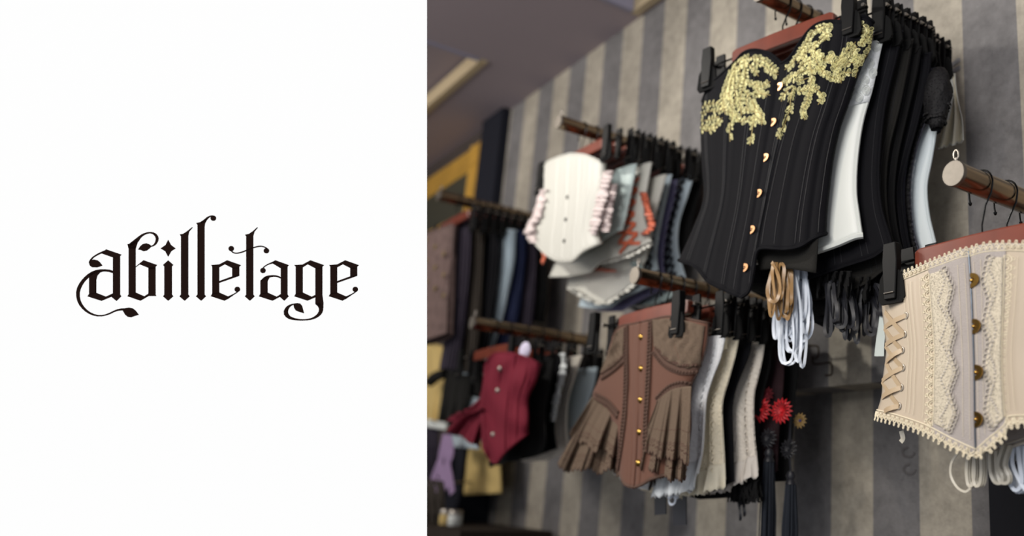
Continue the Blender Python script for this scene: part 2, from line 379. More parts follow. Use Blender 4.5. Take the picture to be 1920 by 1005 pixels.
logo([[(713, 170), (735, 166), (762, 148), (792, 124), (794, 127), (772, 152), (766, 180), (766, 556), (775, 568), (744, 596), (711, 568), (721, 556), (721, 182)]])
logo([[(818, 97), (848, 90), (876, 74), (890, 70), (874, 100), (871, 120), (871, 556), (880, 568), (850, 596), (817, 568), (827, 556), (827, 108)]], [[(850, 96, 14), (872, 82, 16), (893, 62, 11), (915, 51, 6), (932, 52, 6)]], [(928, 66, 17)])
for dx in (0, 758):
    if dx == 0: E_SET = None
    def e_(): logo([[(915, 366), (965, 362), (965, 548), (922, 556), (922, 378)], [(963, 364), (1017, 336), (1105, 367), (1094, 378), (1094, 392), (1050, 392), (1050, 386), (1002, 362), (965, 382)], [(1050, 380), (1094, 380), (1094, 436), (1050, 446)],
                   [(965, 470), (1052, 438), (1094, 430), (1094, 437), (965, 482)], [(912, 567), (922, 550), (965, 543), (1024, 569), (1060, 552), (1050, 566), (1000, 596)]],
                  [[(1015, 580, 16), (1050, 560, 8), (1078, 543, 6), (1092, 530, 6)]], [(1082, 523, 17)], dx=dx)
    if dx == 0: e_()
logo([[(1132, 172), (1158, 166), (1184, 148), (1210, 124), (1213, 127), (1192, 152), (1184, 180), (1184, 556), (1193, 568), (1163, 596), (1131, 568), (1140, 556), (1140, 183)]],
     [[(1040, 272, 6), (1055, 286, 7), (1075, 291, 8), (1105, 286, 8), (1145, 271, 8), (1190, 254, 8), (1230, 246, 8), (1258, 252, 7), (1278, 265, 6)]], [(1043, 261, 17), (1269, 275, 17)])
logo([[(1300, 350), (1327, 336), (1413, 367), (1404, 378), (1404, 392), (1362, 392), (1362, 388), (1312, 358)], [(1362, 380), (1404, 380), (1404, 556), (1412, 568), (1384, 596), (1352, 568), (1362, 556)],
      [(1231, 467), (1270, 440), (1290, 445), (1276, 470), (1276, 548), (1231, 556)], [(1221, 568), (1231, 551), (1275, 543), (1335, 570), (1362, 553), (1362, 568), (1308, 596)]],
     [[(1325, 348, 14), (1290, 358, 8), (1260, 374, 6), (1238, 396, 6)], [(1235, 470, 10), (1268, 446, 16), (1310, 437, 12), (1340, 440, 10), (1364, 450, 9)]], [(1247, 402, 17)])
logo([[(1448, 366), (1502, 363), (1502, 548), (1458, 556), (1458, 378)], [(1500, 364), (1552, 336), (1639, 367), (1628, 378), (1628, 392), (1584, 392), (1584, 388), (1534, 362), (1502, 382)], [(1584, 380), (1628, 380), (1628, 560), (1635, 610), (1634, 645), (1610, 640), (1584, 618)],
      [(1448, 568), (1458, 551), (1502, 543), (1560, 570), (1584, 558), (1584, 574), (1533, 596)], [(1443, 618), (1465, 611), (1485, 614), (1498, 630), (1510, 676), (1480, 668), (1458, 658), (1447, 640)]],
     [[(1598, 612, 22), (1618, 635, 28), (1618, 665, 24), (1598, 692, 18), (1560, 712, 12), (1510, 719, 9), (1460, 716, 12), (1415, 703, 20), (1394, 675, 28), (1403, 643, 20), (1430, 622, 10), (1470, 614, 7)]])
dx = 758; e_()
# ------------------------------------------------------------------ rails
ZU, ZD = 0, 0
RAILS = {}
def hang_rail(key, cap, y0, label, peg=False):
    c = onY(cap[0], cap[1], y0); r = 0.0152; n = V((0, 1, 0))
    t = thing('display_rail', (c.x, YW, c.z), label, 'rail', 'round steel rails on the striped wall'); o = t.location
    b = MB(); b.lathe([(r, 0.003), (r, YW - y0)], c, n, 32); b.build('tube', M_RAIL, t, o)
    b = MB(); b.lathe([(0, -0.0012), (r * 1.01, -0.0012), (r * 1.045, -0.0002), (r * 1.045, 0.0045), (r, 0.0046)], c, n, 32); b.build('end_cap', mat('brushed_cap_steel', (132, 126, 118), rough=0.45, metal=1.0, var=0.15, vscale=200), t, o)
    b = MB(); b.lathe([(r, -0.012), (r * 1.9, -0.010), (r * 2.0, -0.004), (r * 2.0, 0.0)], V((c.x, YW, c.z)), n, 28); b.build('wall_flange', M_STEEL, t, o)
    b = MB(); pc = c + V((0, 0.006, r))
    b.tube([pc + V((0.0035 * math.cos(a) , 0, 0.010 + 0.006 * math.sin(a))) for a in [i * PI / 6 for i in range(12)]], 0.0011, 6, True)
    b.tube([pc - V((0, 0, 0.001)), pc + V((0, 0, 0.006))], 0.0013, 6); b.build('stop_pin', M_STEEL, t, o)
    RAILS[key] = c; return c
Y0 = 0.802
hang_rail('LR', (1788, 325), Y0, 'bronzed round display rail at the right edge with a steel end cap and pin')
hang_rail('LM', (1190, 516), Y0, 'round display rail above the brown ruffled corset')
hang_rail('LL', (885, 605), Y0, 'round display rail above the burgundy corset')
hang_rail('UM', (1047, 228), Y0, 'round display rail above the cream corset with pink frills')
hang_rail('UL', (822, 366), Y0, 'round display rail in front of the gilt frame')
hang_rail('UR', (1424, -14), Y0, 'round display rail holding the gold embroidered black corset, top of the photo')
# ------------------------------------------------------------------ hangers
def hanger(xr, y, zr, label, rot=0.0, cl=-0.14, cr=0.14, name='clip_hanger', cf=-0.003, half=0.105, drop=0.064, group='mahogany clip hangers', tilt=0.0):
    t = thing(name, (xr, y, zr), label, 'hanger', group); O = V((0, 0, 0)); t.rotation_euler = (0, 0, rot)
    b = MB(); R = 0.0172
    pts = [(0, 0, -drop + 0.012), (0, 0, -drop + 0.024), (0.006, 0, -0.028), (0.0145, 0, -0.0145)]
    pts += [(R * math.cos(a), 0, R * math.sin(a)) for a in [math.radians(q) for q in range(-15, 206, 17)]]
    pts += [(-0.0165, 0, -0.015), (-0.0155, 0, -0.021)]
    b.tube([V(p) for p in pts], 0.0013, 6); b.dome((-0.0155, 0, -0.0205), (0, 0, -1), 0.0024, 0.004, 8); b.build('hook', M_WIRE, t)
    b = MB(); h = 0.013
    b.prism([(-half, -h * 0.75), (-half + 0.004, -h), (half - 0.004, -h), (half, -h * 0.75), (half, h * 0.62), (half - 0.008, h * 0.9), (0.018, h * 1.05), (-0.018, h * 1.05), (-half + 0.008, h * 0.9), (-half, h * 0.62)], V((1, 0, 0)), V((0, 0, 1)), V((0, 1, 0)), V((0, -0.0065, -drop)), 0.013)
    wb = b.build('wooden_bar', M_WOOD, t, smooth=False); md = wb.modifiers.new('bevel', 'BEVEL'); md.width = 0.0022; md.segments = 2
    b = MB(); b.tube([V((cl - 0.017, 0, -drop)), V((cr + 0.017, 0, -drop))], 0.0018, 6)
    b.build('clip_rod', M_WIRE, t)
    for e, sg in ((cl, -1), (cr, 1)):
        b = MB(); z0 = -drop + 0.020; q = [(-0.010, 0), (0.010, 0), (0.012, -0.024), (0.009, -0.074), (-0.009, -0.074), (-0.012, -0.024)]
        b.prism(q, V((1, 0, 0)), V((0, 0, 1)), V((0, 1, 0)), V((e, -0.0125 - cf, z0)), 0.004 + cf * 0.4)
        c = b.build('clip', M_PLAST, t, smooth=False); md = c.modifiers.new('bevel', 'BEVEL'); md.width = 0.001; md.segments = 1
        b = MB(); b.prism([(x * 0.95, y * 0.9) for x, y in q], V((1, 0, 0)), V((0, 0, 1)), V((0, 1, 0)), V((e, 0.006, z0)), 0.004); b.build('clip_back', M_PLAST, c, smooth=False)
        b = MB(); b.prism([(-0.019, -0.046), (-0.013, -0.037), (0.013, -0.037), (0.019, -0.046), (0.022, -0.072), (0.017, -0.079), (-0.017, -0.079), (-0.022, -0.072)], V((1, 0, 0)), V((0, 0, 1)), V((0, 1, 0)), V((e, -0.0085 - cf, z0)), 0.0035)
        b.build('clip_pad', M_FELT, c, smooth=False)
        b = MB(); b.tube([V((e - 0.008, -0.0135 - cf, z0 - 0.066)), V((e + 0.008, -0.0135 - cf, z0 - 0.066))], 0.0009, 5); b.build('jaw_edge', M_STEEL, c)
        b = MB(); b.tube([V((e + sg * 0.012, -0.006, z0 - 0.018)), V((e + sg * 0.012, 0.006, z0 - 0.018))], 0.003, 8); b.build('spring', M_STEEL, c)
    return t
# ------------------------------------------------------------------ garment surfaces
class Frame:
    """vertical plane the garment hangs in: centre c, axis u along the hanger, normal n pointing to the viewer side"""
    def __init__(s, c, rot=0.0):
        a = math.radians(rot); s.c = V(c); s.u = V((math.cos(a), math.sin(a), 0)); s.n = V((math.sin(a), -math.cos(a), 0))
    def px(s, x, y, off=0.0):
        r = ray(x, y); c = s.c + s.n * off; q = CAM + r * ((c - CAM).dot(s.n) / r.dot(s.n)); return q
    def loc(s, x, y, off=0.0):
        d = s.px(x, y, off) - s.c; return (d.dot(s.u), d.z)
    def at(s, a, z, off=0.0): return s.c + s.u * a + V((0, 0, z)) + s.n * off
class Surf: pass
def coons(top, bot, left, right, nu, nv):
    T, B, Lf, R = arcp(top, nu), arcp(bot, nu), arcp(left, nv), arcp(right, nv); g = []
    for j in range(nv + 1):
        v = j / nv; row = []
        for i in range(nu + 1):
            u = i / nu
            p = [(1 - v) * T[i][k] + v * B[i][k] + (1 - u) * Lf[j][k] + u * R[j][k] - ((1 - u) * (1 - v) * T[0][k] + u * (1 - v) * T[-1][k] + (1 - u) * v * B[0][k] + u * v * B[-1][k]) for k in (0, 1)]
            row.append(p)
        g.append(row)
    return g
def front(fr, top1, busk, left, bot1, top2, right, bot2, prof, nu=48, nv=56, px=True, seams=()):
    """two Coons patches meeting at the busk. prof(u,v)->offset, u in -1..1"""
    g1 = coons(top1, bot1, left, busk, nu, nv); g2 = coons(top2, bot2, busk, right, nu, nv)
    S = Surf(); S.rows = []; S.fr = fr; S.nu = nu; S.nv = nv
    for j in range(nv + 1):
        v = j / nv; row = []
        for i in range(2 * nu + 1):
            u = i / nu - 1; p = g1[j][i] if i <= nu else g2[j][i - nu]; o = prof(u, v)
            for s_, wv in seams:
                d = abs(u - s_)
                if d < 0.030: o += -0.0013 * wv * (1 - d / 0.030)
                elif d < 0.11: o += 0.0007 * wv * math.sin((d - 0.03) / 0.08 * PI)
            row.append(fr.px(p[0], p[1], o) if px else fr.at(p[0], p[1], o))
        S.rows.append(row)
    b = MB(); b.grid(S.rows); S.mb = b
    S.bvh = BVHTree.FromPolygons([tuple(p) for p in b.v], b.f)
    def at(u, v):
        x = min(max((u + 1) / 2, 0), 1) * 2 * nu; y = min(max(v, 0), 1) * nv; i = min(int(x), 2 * nu - 1); j = min(int(y), nv - 1); f, h = x - i, y - j
        R_ = S.rows; p = R_[j][i] * (1 - f) * (1 - h) + R_[j][i + 1] * f * (1 - h) + R_[j + 1][i] * (1 - f) * h + R_[j + 1][i + 1] * f * h
        n = (R_[j][i + 1] - R_[j][i]).cross(R_[j + 1][i] - R_[j][i])
        n = n.normalized() if n.length > 1e-12 else fr.n
        if n.dot(fr.n) < 0: n = -n
        return p, n
    S.at = at
    def hit(x, y, lift=0.0):
        d = ray(x, y); r = S.bvh.ray_cast(CAM, d)
        if r[0] is None: return None
        n = r[1] if r[1].dot(d) < 0 else -r[1]
        return r[0] + n * lift, n
    S.hit = hit
    return S
def bulge(D, cup=0.0, waist=0.0, p=0.5):
    def f(u, v):
        o = D * (1 - abs(u) ** 2.4) ** p
        if cup: o += cup * math.exp(-((v - 0.15) / 0.13) ** 2) * (math.exp(-((abs(u) - 0.5) / 0.3) ** 2) - 0.25)
        if waist: o += waist * (v - 0.55) ** 2 * (1 - u * u)
        return o
    return f
def back_sheet(S, D=0.03, top=0.0, low=0.0, mat_=None, parent=None, org=None, v1=1.0, hem=None):
    fr = S.fr; b = MB(); rows = []; nu = 24
    for j in range(0, 25):
        v = v1 * j / 24; l = S.at(-0.998, v)[0]; r = S.at(0.998, v)[0]; row = []
        for i in range(nu + 1):
            t = i / nu; p = l.lerp(r, t) - fr.n * (D * math.sqrt(max(0, 1 - (2 * t - 1) ** 2)) ** 1.0)
            if v == v1 and low: p = p - V((0, 0, low * math.sin(PI * t)))
            row.append(p)
        rows.append(row)
    b.grid(rows); return b.build('back_panel', mat_, parent, org, solid=0.0012)
def edge_tube(S, side, r, mat_, parent, org, name, n=6, u0=-1, u1=1, lift=0.0):
    b = MB(); pts = []
    K = 90
    for i in range(K + 1):
        u = u0 + (u1 - u0) * i / K
        p, nn = S.at(u, 0.001 if side == 'top' else 0.999); pts.append(p + nn * lift)
    b.tube(pts, r, n); return b.build(name, mat_, parent, org)
def ring(b, c, nrm, ax, rx, ry, r, n=8, k=4, a0=0, a1=2 * PI):
    nrm = V(nrm).normalized(); ax = (ax - nrm * ax.dot(nrm)).normalized(); ay = nrm.cross(ax); cl = (a1 - a0) > 6.28
    pts = [c + ax * (rx * math.cos(a0 + (a1 - a0) * i / n)) + ay * (ry * math.sin(a0 + (a1 - a0) * i / n)) for i in range(n if cl else n + 1)]
    b.tube(pts, r, k, cl)
def busk_set(S, pxs, mat_, parent, org, size=0.0075, side=1):
    """loop-and-stud fasteners of the busk"""
    for x, y in pxs:
        h = S.hit(x, y, 0.0)
        if not h: continue
        p, n = h; up = V((0, 0, 1)); up = (up - n * up.dot(n)).normalized(); rt = up.cross(n) * side
        if rt.dot(S.fr.u) * side < 0: rt = -rt
        b = MB(); N = 12; out, inn = [], []
        for i in range(N + 1):
            a = -PI / 2 + PI * i / N; out.append(p + n * 0.0016 + rt * size * 1.7 * math.cos(a) + up * size * math.sin(a)); inn.append(p + n * 0.0016 + rt * size * 0.85 * math.cos(a) + up * size * 0.42 * math.sin(a))
        top = [q + n * 0.0014 for q in out]; topi = [q + n * 0.0014 for q in inn]
        b.grid([out, top, topi, inn]); lp = b.build('busk_loop', mat_, parent, org, smooth=True)
        b = MB(); b.dome(p + n * 0.0008 + rt * size * 0.35, n, size * 0.36, size * 0.5, 10); b.build('busk_stud', mat_, lp, None)
        lp.children[0].data.transform(Matrix.Translation(-V(org)))
def lift_line(S, pts, lift, n):
    out = []
    for p in arcp(pts, n):
        h = S.hit(p[0], p[1], lift)
        if h: out.append(h)
    return out
def ribbon_loops(name, parent, org, m_, anchor, n, length, spread, wid=0.004, seed=1, twist=0.5, droop=None, loopw=0.012):
    rnd = random.Random(seed)
    for k in range(n):
        a = V(anchor) + V((rnd.uniform(-spread, spread) * 0.6, rnd.uniform(-0.012, 0.012), rnd.uniform(-0.002, 0.006)))
        L_ = length * rnd.uniform(0.55, 1.05); w_ = loopw * rnd.uniform(0.35, 1.15); ang = rnd.uniform(-0.9, 0.9) * twist; ux, uy = math.cos(ang), math.sin(ang); sh = rnd.uniform(-0.8, 0.8) * spread
        pts = []; nr = []; ph = rnd.uniform(0, 6)
        for i in range(33):
            t = 2 * PI * i / 32; s_ = math.sin(t / 2); z = -L_ * (1 - (abs(math.cos(t / 2)) ** 1.9))
            x = -w_ * math.copysign(abs(math.sin(t)) ** 0.8, math.sin(t)) * (0.3 + 0.7 * s_ ** 2) + 0.0015 * math.sin(3 * t + ph); pts.append(a + V((x * ux + sh * s_, x * uy + 0.002 * math.sin(2 * t + ph), z)))
            q = 0.9 * math.sin(t * 1.0 + ph); nr.append(V((0.35 + 0.5 * q, -0.8, 0.25 * math.cos(t + ph))))
        b = MB(); b.ribbon(pts, wid, nr, 0.0003); b.build(name, m_, parent, org)
# ====================================================================== FRONT BLACK CORSET
ZRU = RAILS['UR'].z; XU = RAILS['UR'].x
fy = 0.85
FB = Frame(onY(1455, 80, fy), 10)
hanger(XU, fy + 0.004, ZRU, 'mahogany clip hanger holding the gold embroidered black corset', math.radians(10), -0.143, 0.146, cf=0.017)
ck = thing('corset', FB.c, 'black overbust corset with gold leaf embroidery and rose gold busk fasteners', 'corset'); OB = FB.c
topL = [(1317, 190), (1330, 160), (1352, 140), (1378, 116), (1394, 99), (1415, 93), (1443, 100), (1466, 118)]
topR = [(1466, 118), (1481, 108), (1499, 81), (1517, 57), (1535, 44), (1558, 39), (1585, 41), (1605, 34), (1622, 30), (1638, 42)]
busk = [(1466, 118), (1458, 185), (1448, 235), (1437, 292), (1424, 362), (1412, 430), (1398, 500), (1390, 557)]
lft = [(1317, 190), (1314, 240), (1316, 300), (1319, 372), (1301, 425), (1273, 488)]
botL = [(1273, 488), (1305, 501), (1329, 528), (1364, 546), (1390, 557)]
rgt = [(1638, 42), (1630, 95), (1612, 134), (1592, 194), (1576, 239), (1563, 298), (1555, 360), (1551, 400), (1549, 438)]
botR = [(1390, 557), (1404, 545), (1412, 510), (1418, 474), (1432, 465), (1470, 467), (1500, 462), (1525, 447), (1549, 438)]
seams = [(-0.82, 1), (-0.52, 1), (-0.22, .8), (0.30, .9), (0.62, 1), (0.85, 1), (-0.02, 1.2)]
SB = front(FB, topL, busk, lft, botL, topR, rgt, botR, bulge(0.030, 0.012), nu=60, nv=64, seams=seams)
SB.mb.build('bodice', M_BLACK, ck, OB, solid=0.0014)
back_sheet(SB, 0.004, low=0.0, mat_=M_BLACK2, parent=ck, org=OB)
edge_tube(SB, 'top', 0.0028, M_BLACK, ck, OB, 'top_binding'); edge_tube(SB, 'bot', 0.0034, M_BLACK, ck, OB, 'hem_binding')
# stitched lines of the boning channels
b = MB()
for u in (-0.9, -0.87, -0.6, -0.57, -0.3, -0.27, -0.12, 0.07, 0.12, 0.20, 0.40, 0.45, 0.55, 0.72, 0.76, 0.93):
    pts = []
    for i in range(60):
        p, n = SB.at(u, 0.02 + 0.96 * i / 59); pts.append(p + n * 0.0009)
    b.tube(pts, 0.00035, 4)
b.build('stitching', mat('dark_grey_thread', (40, 40, 44), rough=0.6), ck, OB)
busk_set(SB, [(1461, 164), (1449, 231), (1435, 297), (1423, 364), (1410, 432), (1397, 503)], M_ROSE, ck, OB, 0.0068)
# gold embroidery: leaves stitched along vines, laid on the cloth
Z1 = lambda x, y: (1260 + x / 3.35, y / 3.35)
vines = [
 [(195, 670), (240, 655), (300, 650), (330, 700)], [(190, 720), (240, 700), (300, 700), (330, 680)], [(190, 790), (230, 800), (275, 790), (320, 740)], [(195, 760), (250, 750), (300, 730)], [(192, 820), (240, 822), (290, 800)],
 [(335, 620), (345, 540), (380, 450), (430, 385), (500, 362)], [(365, 620), (370, 520), (410, 430), (470, 380)], [(500, 362), (560, 372), (620, 410), (670, 455)], [(520, 390), (580, 420), (640, 465), (670, 470)],
 [(455, 380), (465, 470), (445, 560), (430, 640), (440, 730)], [(345, 560), (370, 640), (385, 720), (368, 800), (368, 890)], [(480, 400), (510, 430), (545, 480)],
 [(470, 520), (505, 530), (560, 545), (620, 515)], [(470, 580), (510, 640), (525, 720), (510, 800), (492, 915)], [(500, 640), (545, 700), (570, 750), (565, 790)], [(330, 640), (350, 700), (400, 720), (430, 770), (480, 740)],
 [(400, 430), (395, 520), (400, 600), (390, 680)], [(430, 420), (430, 500), (410, 560)], [(520, 600), (570, 590), (620, 600)], [(480, 700), (470, 650), (480, 600)], [(530, 520), (540, 570), (600, 610)], [(460, 690), (500, 700), (580, 720)], [(320, 600), (330, 680), (340, 720)],
 [(380, 500), (360, 580), (350, 640)], [(490, 760), (530, 740), (575, 770)],
 [(1000, 168), (940, 170), (890, 200), (850, 270), (800, 340), (760, 400), (710, 440)], [(990, 205), (945, 240), (900, 280), (850, 330), (820, 390)], [(935, 190), (980, 220), (960, 260)],
 [(905, 290), (900, 340), (915, 400), (950, 450)], [(880, 330), (870, 400), (885, 480)], [(930, 440), (860, 440), (800, 460), (740, 490), (705, 540)], [(870, 380), (830, 400), (800, 450)], [(760, 480), (790, 510), (860, 490)],
 [(740, 560), (700, 600), (690, 640)], [(760, 550), (745, 640), (740, 700), (715, 760), (690, 820), (665, 875)], [(880, 490), (865, 570), (850, 640), (825, 690), (835, 755)], [(890, 550), (935, 580), (945, 610), (920, 660)], [(800, 575), (840, 570), (860, 540)],
 [(945, 450), (985, 480), (1050, 500), (1065, 525)], [(920, 350), (975, 385), (1020, 350)], [(920, 330), (960, 370)], [(1010, 400), (1060, 370), (1100, 320), (1155, 265)], [(1040, 420), (1090, 380), (1140, 330), (1165, 290)], [(1020, 440), (1050, 400), (1090, 350)],
 [(1185, 160), (1215, 170), (1210, 210), (1180, 205)], [(1190, 285), (1210, 250), (1235, 210)], [(1150, 350), (1185, 380), (1110, 400), (1070, 420)], [(1085, 455), (1130, 460)], [(1040, 440), (1060, 480), (1065, 520)], [(1240, 190), (1255, 215), (1245, 300), (1190, 390)],
 [(930, 420), (965, 430), (940, 470)], [(1010, 340), (985, 370), (1000, 400)], [(840, 300), (830, 350), (790, 400)], [(1170, 400), (1150, 490)]]
rnd = random.Random(7); b = MB(); b2 = MB(); nleaf = 0
for vn in vines:
    P = [Z1(*p) for p in vn]; ln = sum(math.dist(a, c) for a, c in zip(P, P[1:])); K = max(2, int(ln / 6.2))
    pts = arcp(P, K); hs = [SB.hit(p[0], p[1], 0.0010) for p in pts]; st = [h[0] for h in hs if h]
    if len(st) > 2: b2.tube(st, 0.0007, 4)
    for i in range(len(pts) - 1):
        for sd in (-1, 1):
            tx, ty = pts[i + 1][0] - pts[i][0], pts[i + 1][1] - pts[i][1]; l = math.hypot(tx, ty) or 1; tx /= l; ty /= l
            x = pts[i][0] - ty * sd * 3.4 + rnd.uniform(-1, 1); y = pts[i][1] + tx * sd * 3.4 + rnd.uniform(-1, 1)
            h = SB.hit(x, y, 0.0008)
            if not h or rnd.random() < 0.10: continue
            jx, jy = rnd.uniform(-1.4, 1.4), rnd.uniform(-1.4, 1.4); q = SB.hit(x + tx * 2 - ty * sd * 2.2 + jx, y + ty * 2 + tx * sd * 2.2 + jy, 0.0008)
            if not q: continue
            ax = q[0] - h[0]
            if ax.length > 0.02 or ax.length < 1e-6: continue
            sz = rnd.uniform(0.7, 1.3); ring(b, h[0], h[1], ax, 0.0040 * sz, 0.0021 * sz, 0.00058, 8, 4); b.tube([h[0] - ax.normalized() * 0.003 * sz, h[0] + h[1] * 0.0004, h[0] + ax.normalized() * 0.003 * sz], 0.0004, 4); nleaf += 1
em = b.build('gold_embroidery', M_GOLDT, ck, OB); b2.build('embroidery_vine', mat('dull_gold_thread', (150, 132, 76), rough=0.5, metal=0.3), em); em.children[0].data.transform(Matrix.Translation(-OB))
# inner flap and ribbon bundles under the hem
b = MB(); rows = []
for j in range(9):
    t = j / 8; rows.append([FB.px(*[a + (c - a) * t for a, c in zip(p, q)], 0.012 - 0.006 * math.sin(i / 10 * PI)) for i, (p, q) in enumerate(zip(arcp([(1415, 455), (1480, 455), (1535, 430)], 10), arcp([(1424, 506), (1475, 504), (1530, 512)], 10)))])
b.grid(rows); b.build('inner_flap', M_CHAR, ck, OB, solid=0.002)
fl = FB.px(1470, 500, -0.012)
ribbon_loops('bronze_lacing_ribbon', ck, OB, M_RGOLD, FB.px(1462, 500, 0.006), 12, 0.078, 0.012, 0.0050, 3, loopw=0.014)
# ====================================================================== generic hanging garment seen edge-on behind a front one
HANG = []
def garment(rail, y, right, hem, m_, label, cat='corset', name='corset', depth=0.024, cx=None, left=None, topd=0.012, backm=None, group=None, hgroup=None, nu=22, nv=36, bind=None, hl=None, rot=0, drop=0.03, bone=True, folds=0, top=None):
    """right: picture points down the visible right edge; hem: picture points from left to right (last joins the edge)"""
    rc = RAILS[rail]; xc = rc.x if cx is None else cx
    fr = Frame(V((xc, y, onY(right[0][0], right[0][1], y).z)), rot); depth = min(depth, 0.0135)
    R_ = [fr.loc(*p) for p in right]; sT = R_[0][0]
    if left is None: Lf = [(-a * 1.0, z) for a, z in R_]
    else: Lf = [fr.loc(*p) for p in left]
    Hm = [fr.loc(*p) for p in hem] if hem else []
    zt, zb = R_[0][1], R_[-1][1]
    botm = (0.0, min([zb - drop] + [h[1] for h in Hm]))
    # hem from left end to centre to right end
    bl = [Lf[-1], (Lf[-1][0] * 0.5, (Lf[-1][1] + botm[1]) / 2 - 0.004), botm]
    br = [botm] + [h for h in Hm if h[0] > 0.02 and h[0] < R_[-1][0] - 0.004] + [R_[-1]]
    if len(br) == 2: br.insert(1, ((botm[0] + R_[-1][0]) / 2, (botm[1] + R_[-1][1]) / 2))
    tc = (0.0, zt - topd); tl = [Lf[0], (Lf[0][0] * 0.5, zt - 0.001), tc]; tr = [tc, (sT * 0.5, zt - 0.001), R_[0]]
    bk = [tc, (0, (zt + botm[1]) / 2), botm]
    pf = bulge(depth, 0.004) if not folds else (lambda u, v: depth * (1 - abs(u) ** 2.4) ** 0.5 + 0.006 * v * math.sin(u * folds))
    S = front(fr, tl, bk, Lf, bl, tr, R_, br, pf, nu=nu, nv=nv, px=False, seams=[(-0.66, 1), (-0.33, 1), (0.33, 1), (0.62, 1), (0.84, .8)] if bone else ())
    t = thing(name, fr.c, label, cat, group); S.t = t; S.o = fr.c
    S.mb.build('bodice', m_, t, fr.c, solid=0.0012)
    back_sheet(S, 0.003, mat_=backm or m_, parent=t, org=fr.c)
    bm_ = bind or m_
    edge_tube(S, 'top', 0.0022, bm_, t, fr.c, 'top_binding'); edge_tube(S, 'bot', 0.0024, bm_, t, fr.c, 'hem_binding')
    b = MB(); pts = [S.at(0.985, i / 50)[0] for i in range(51)]; b.tube(pts, 0.0024, 6); b.build('side_binding', bm_, t, fr.c)
    HANG.append((rail, y, label, R_[0], hl, rot)); return S
def hangers_done():
    for rail, y, label, top, hl, rot in HANG:
        rc = RAILS[rail]; e = min(max(top[0] - 0.014, 0.11), 0.17)
        key = round(e, 2)
        nm = 'clip hanger of the ' + ' '.join(label.split()[:12])
        if key not in PROTO:
            PROTO[key] = hanger(rc.x, y, rc.z, nm, math.radians(rot), -key, key)
        else:
            o = copy_tree(PROTO[key]); o.location = (rc.x, y, rc.z); o['label'] = nm; o.rotation_euler = (0, 0, math.radians(rot))
PROTO = {}
def side_lacing(S, u, m_, v0, v1, n, w=0.012, wid=0.003, name='lacing', lift=0.0025):
    b = MB()
    for k in range(n):
        va = v0 + (v1 - v0) * k / n; vb = v0 + (v1 - v0) * (k + 1) / n
        for a, c in ((-1, 1), (1, -1)):
            p1, n1 = S.at(u + a * w, va); p2, n2 = S.at(u + c * w, vb); md_ = (p1 + p2) / 2 + n1 * (lift + 0.001 * a); b.ribbon([p1 + n1 * lift * 0.6, md_, p2 + n2 * lift * 0.6], wid, n1, 0.0003)
    b.build(name, m_, S.t, S.o)
def ruffle(S, u, v0, v1, amp, m_, name='frill', n=120, wav=26, out=0.010, base=0.0):
    b = MB(); rows = []
    for i in range(n + 1):
        v = v0 + (v1 - v0) * i / n; p, nn = S.at(u, v); s_ = math.sin(i / n * wav * PI)
        o1 = S.fr.u * (1 if u >= 0 else -1)
        rows.append([p + nn * 0.001, p + o1 * out * 0.5 + nn * (amp * 0.5 * s_ + 0.002), p + o1 * out * (1 + 0.15 * math.sin(i * 1.7)) + nn * (amp * s_ + 0.002)])
    b.grid(rows); b.build(name, m_, S.t, S.o, solid=0.0006)
# upper right rail, from the front to the wall
S = garment('UR', 0.878, [(1662, 52), (1650, 100), (1637, 165), (1619, 230), (1609, 300), (1607, 360), (1612, 400), (1618, 442)], [(1470, 490), (1530, 478), (1575, 462), (1605, 447)], M_WHITE, 'white satin overbust corset right behind the gold embroidered one', depth=0.022, rot=9, drop=-0.01, bone=False)
ws = S
edge_tube(S, 'bot', 0.0048, M_WHITE, S.t, S.o, 'rolled_hem')
b = MB(); rows = []
for i in range(15):
    v = 0.0 + 0.36 * i / 14; rows.append([S.at(0.45 + 0.55 * k / 8, v)[0] + S.at(0.45 + 0.55 * k / 8, v)[1] * 0.0022 for k in range(9)])
b.grid(rows); lc = b.build('lace_overlay', M_WHLACE, S.t, S.o, solid=0.0008)
b = MB()
for i in range(34):
    v = 0.01 + 0.34 * i / 34; u = 0.62 + 0.36 * ((i * 0.618) % 1); p, n = S.at(u, v)
    for q in (1.0, 0.62, 0.3): ring(b, p + n * 0.0035, n, V((0, 0, 1)), 0.0075 * q, 0.0060 * q, 0.0007, 9, 4)
b.build('lace_rosette', M_WHITE, S.t, S.o)
b2_ = [
 (0.903, [(1694, 58), (1682, 110), (1665, 180), (1655, 250), (1650, 330), (1655, 390), (1670, 440), (1677, 464)], [(1545, 520), (1600, 500), (1640, 486), (1662, 470)], M_BLACK, 'plain black corset behind the white satin corset, with a curled hem'),
 (0.927, [(1713, 74), (1704, 120), (1688, 200), (1668, 280), (1662, 350), (1668, 420), (1684, 476)], [(1560, 560), (1620, 540), (1665, 505)], M_CHAR, 'charcoal ribbed corset, third corset behind the gold embroidered one'),
 (0.948, [(1728, 88), (1719, 140), (1701, 220), (1683, 300), (1677, 370), (1685, 440), (1699, 484)], [(1560, 590), (1630, 570), (1680, 520)], M_BLACK2, 'matt black corset with rounded boned top edge, fourth behind the embroidered one'),
 (0.970, [(1748, 99), (1741, 150), (1722, 230), (1703, 295), (1692, 350), (1698, 420), (1712, 486)], [(1575, 612), (1640, 590), (1695, 530)], M_BLACK, 'black corset with stitched boning channels, just in front of the grey one')]
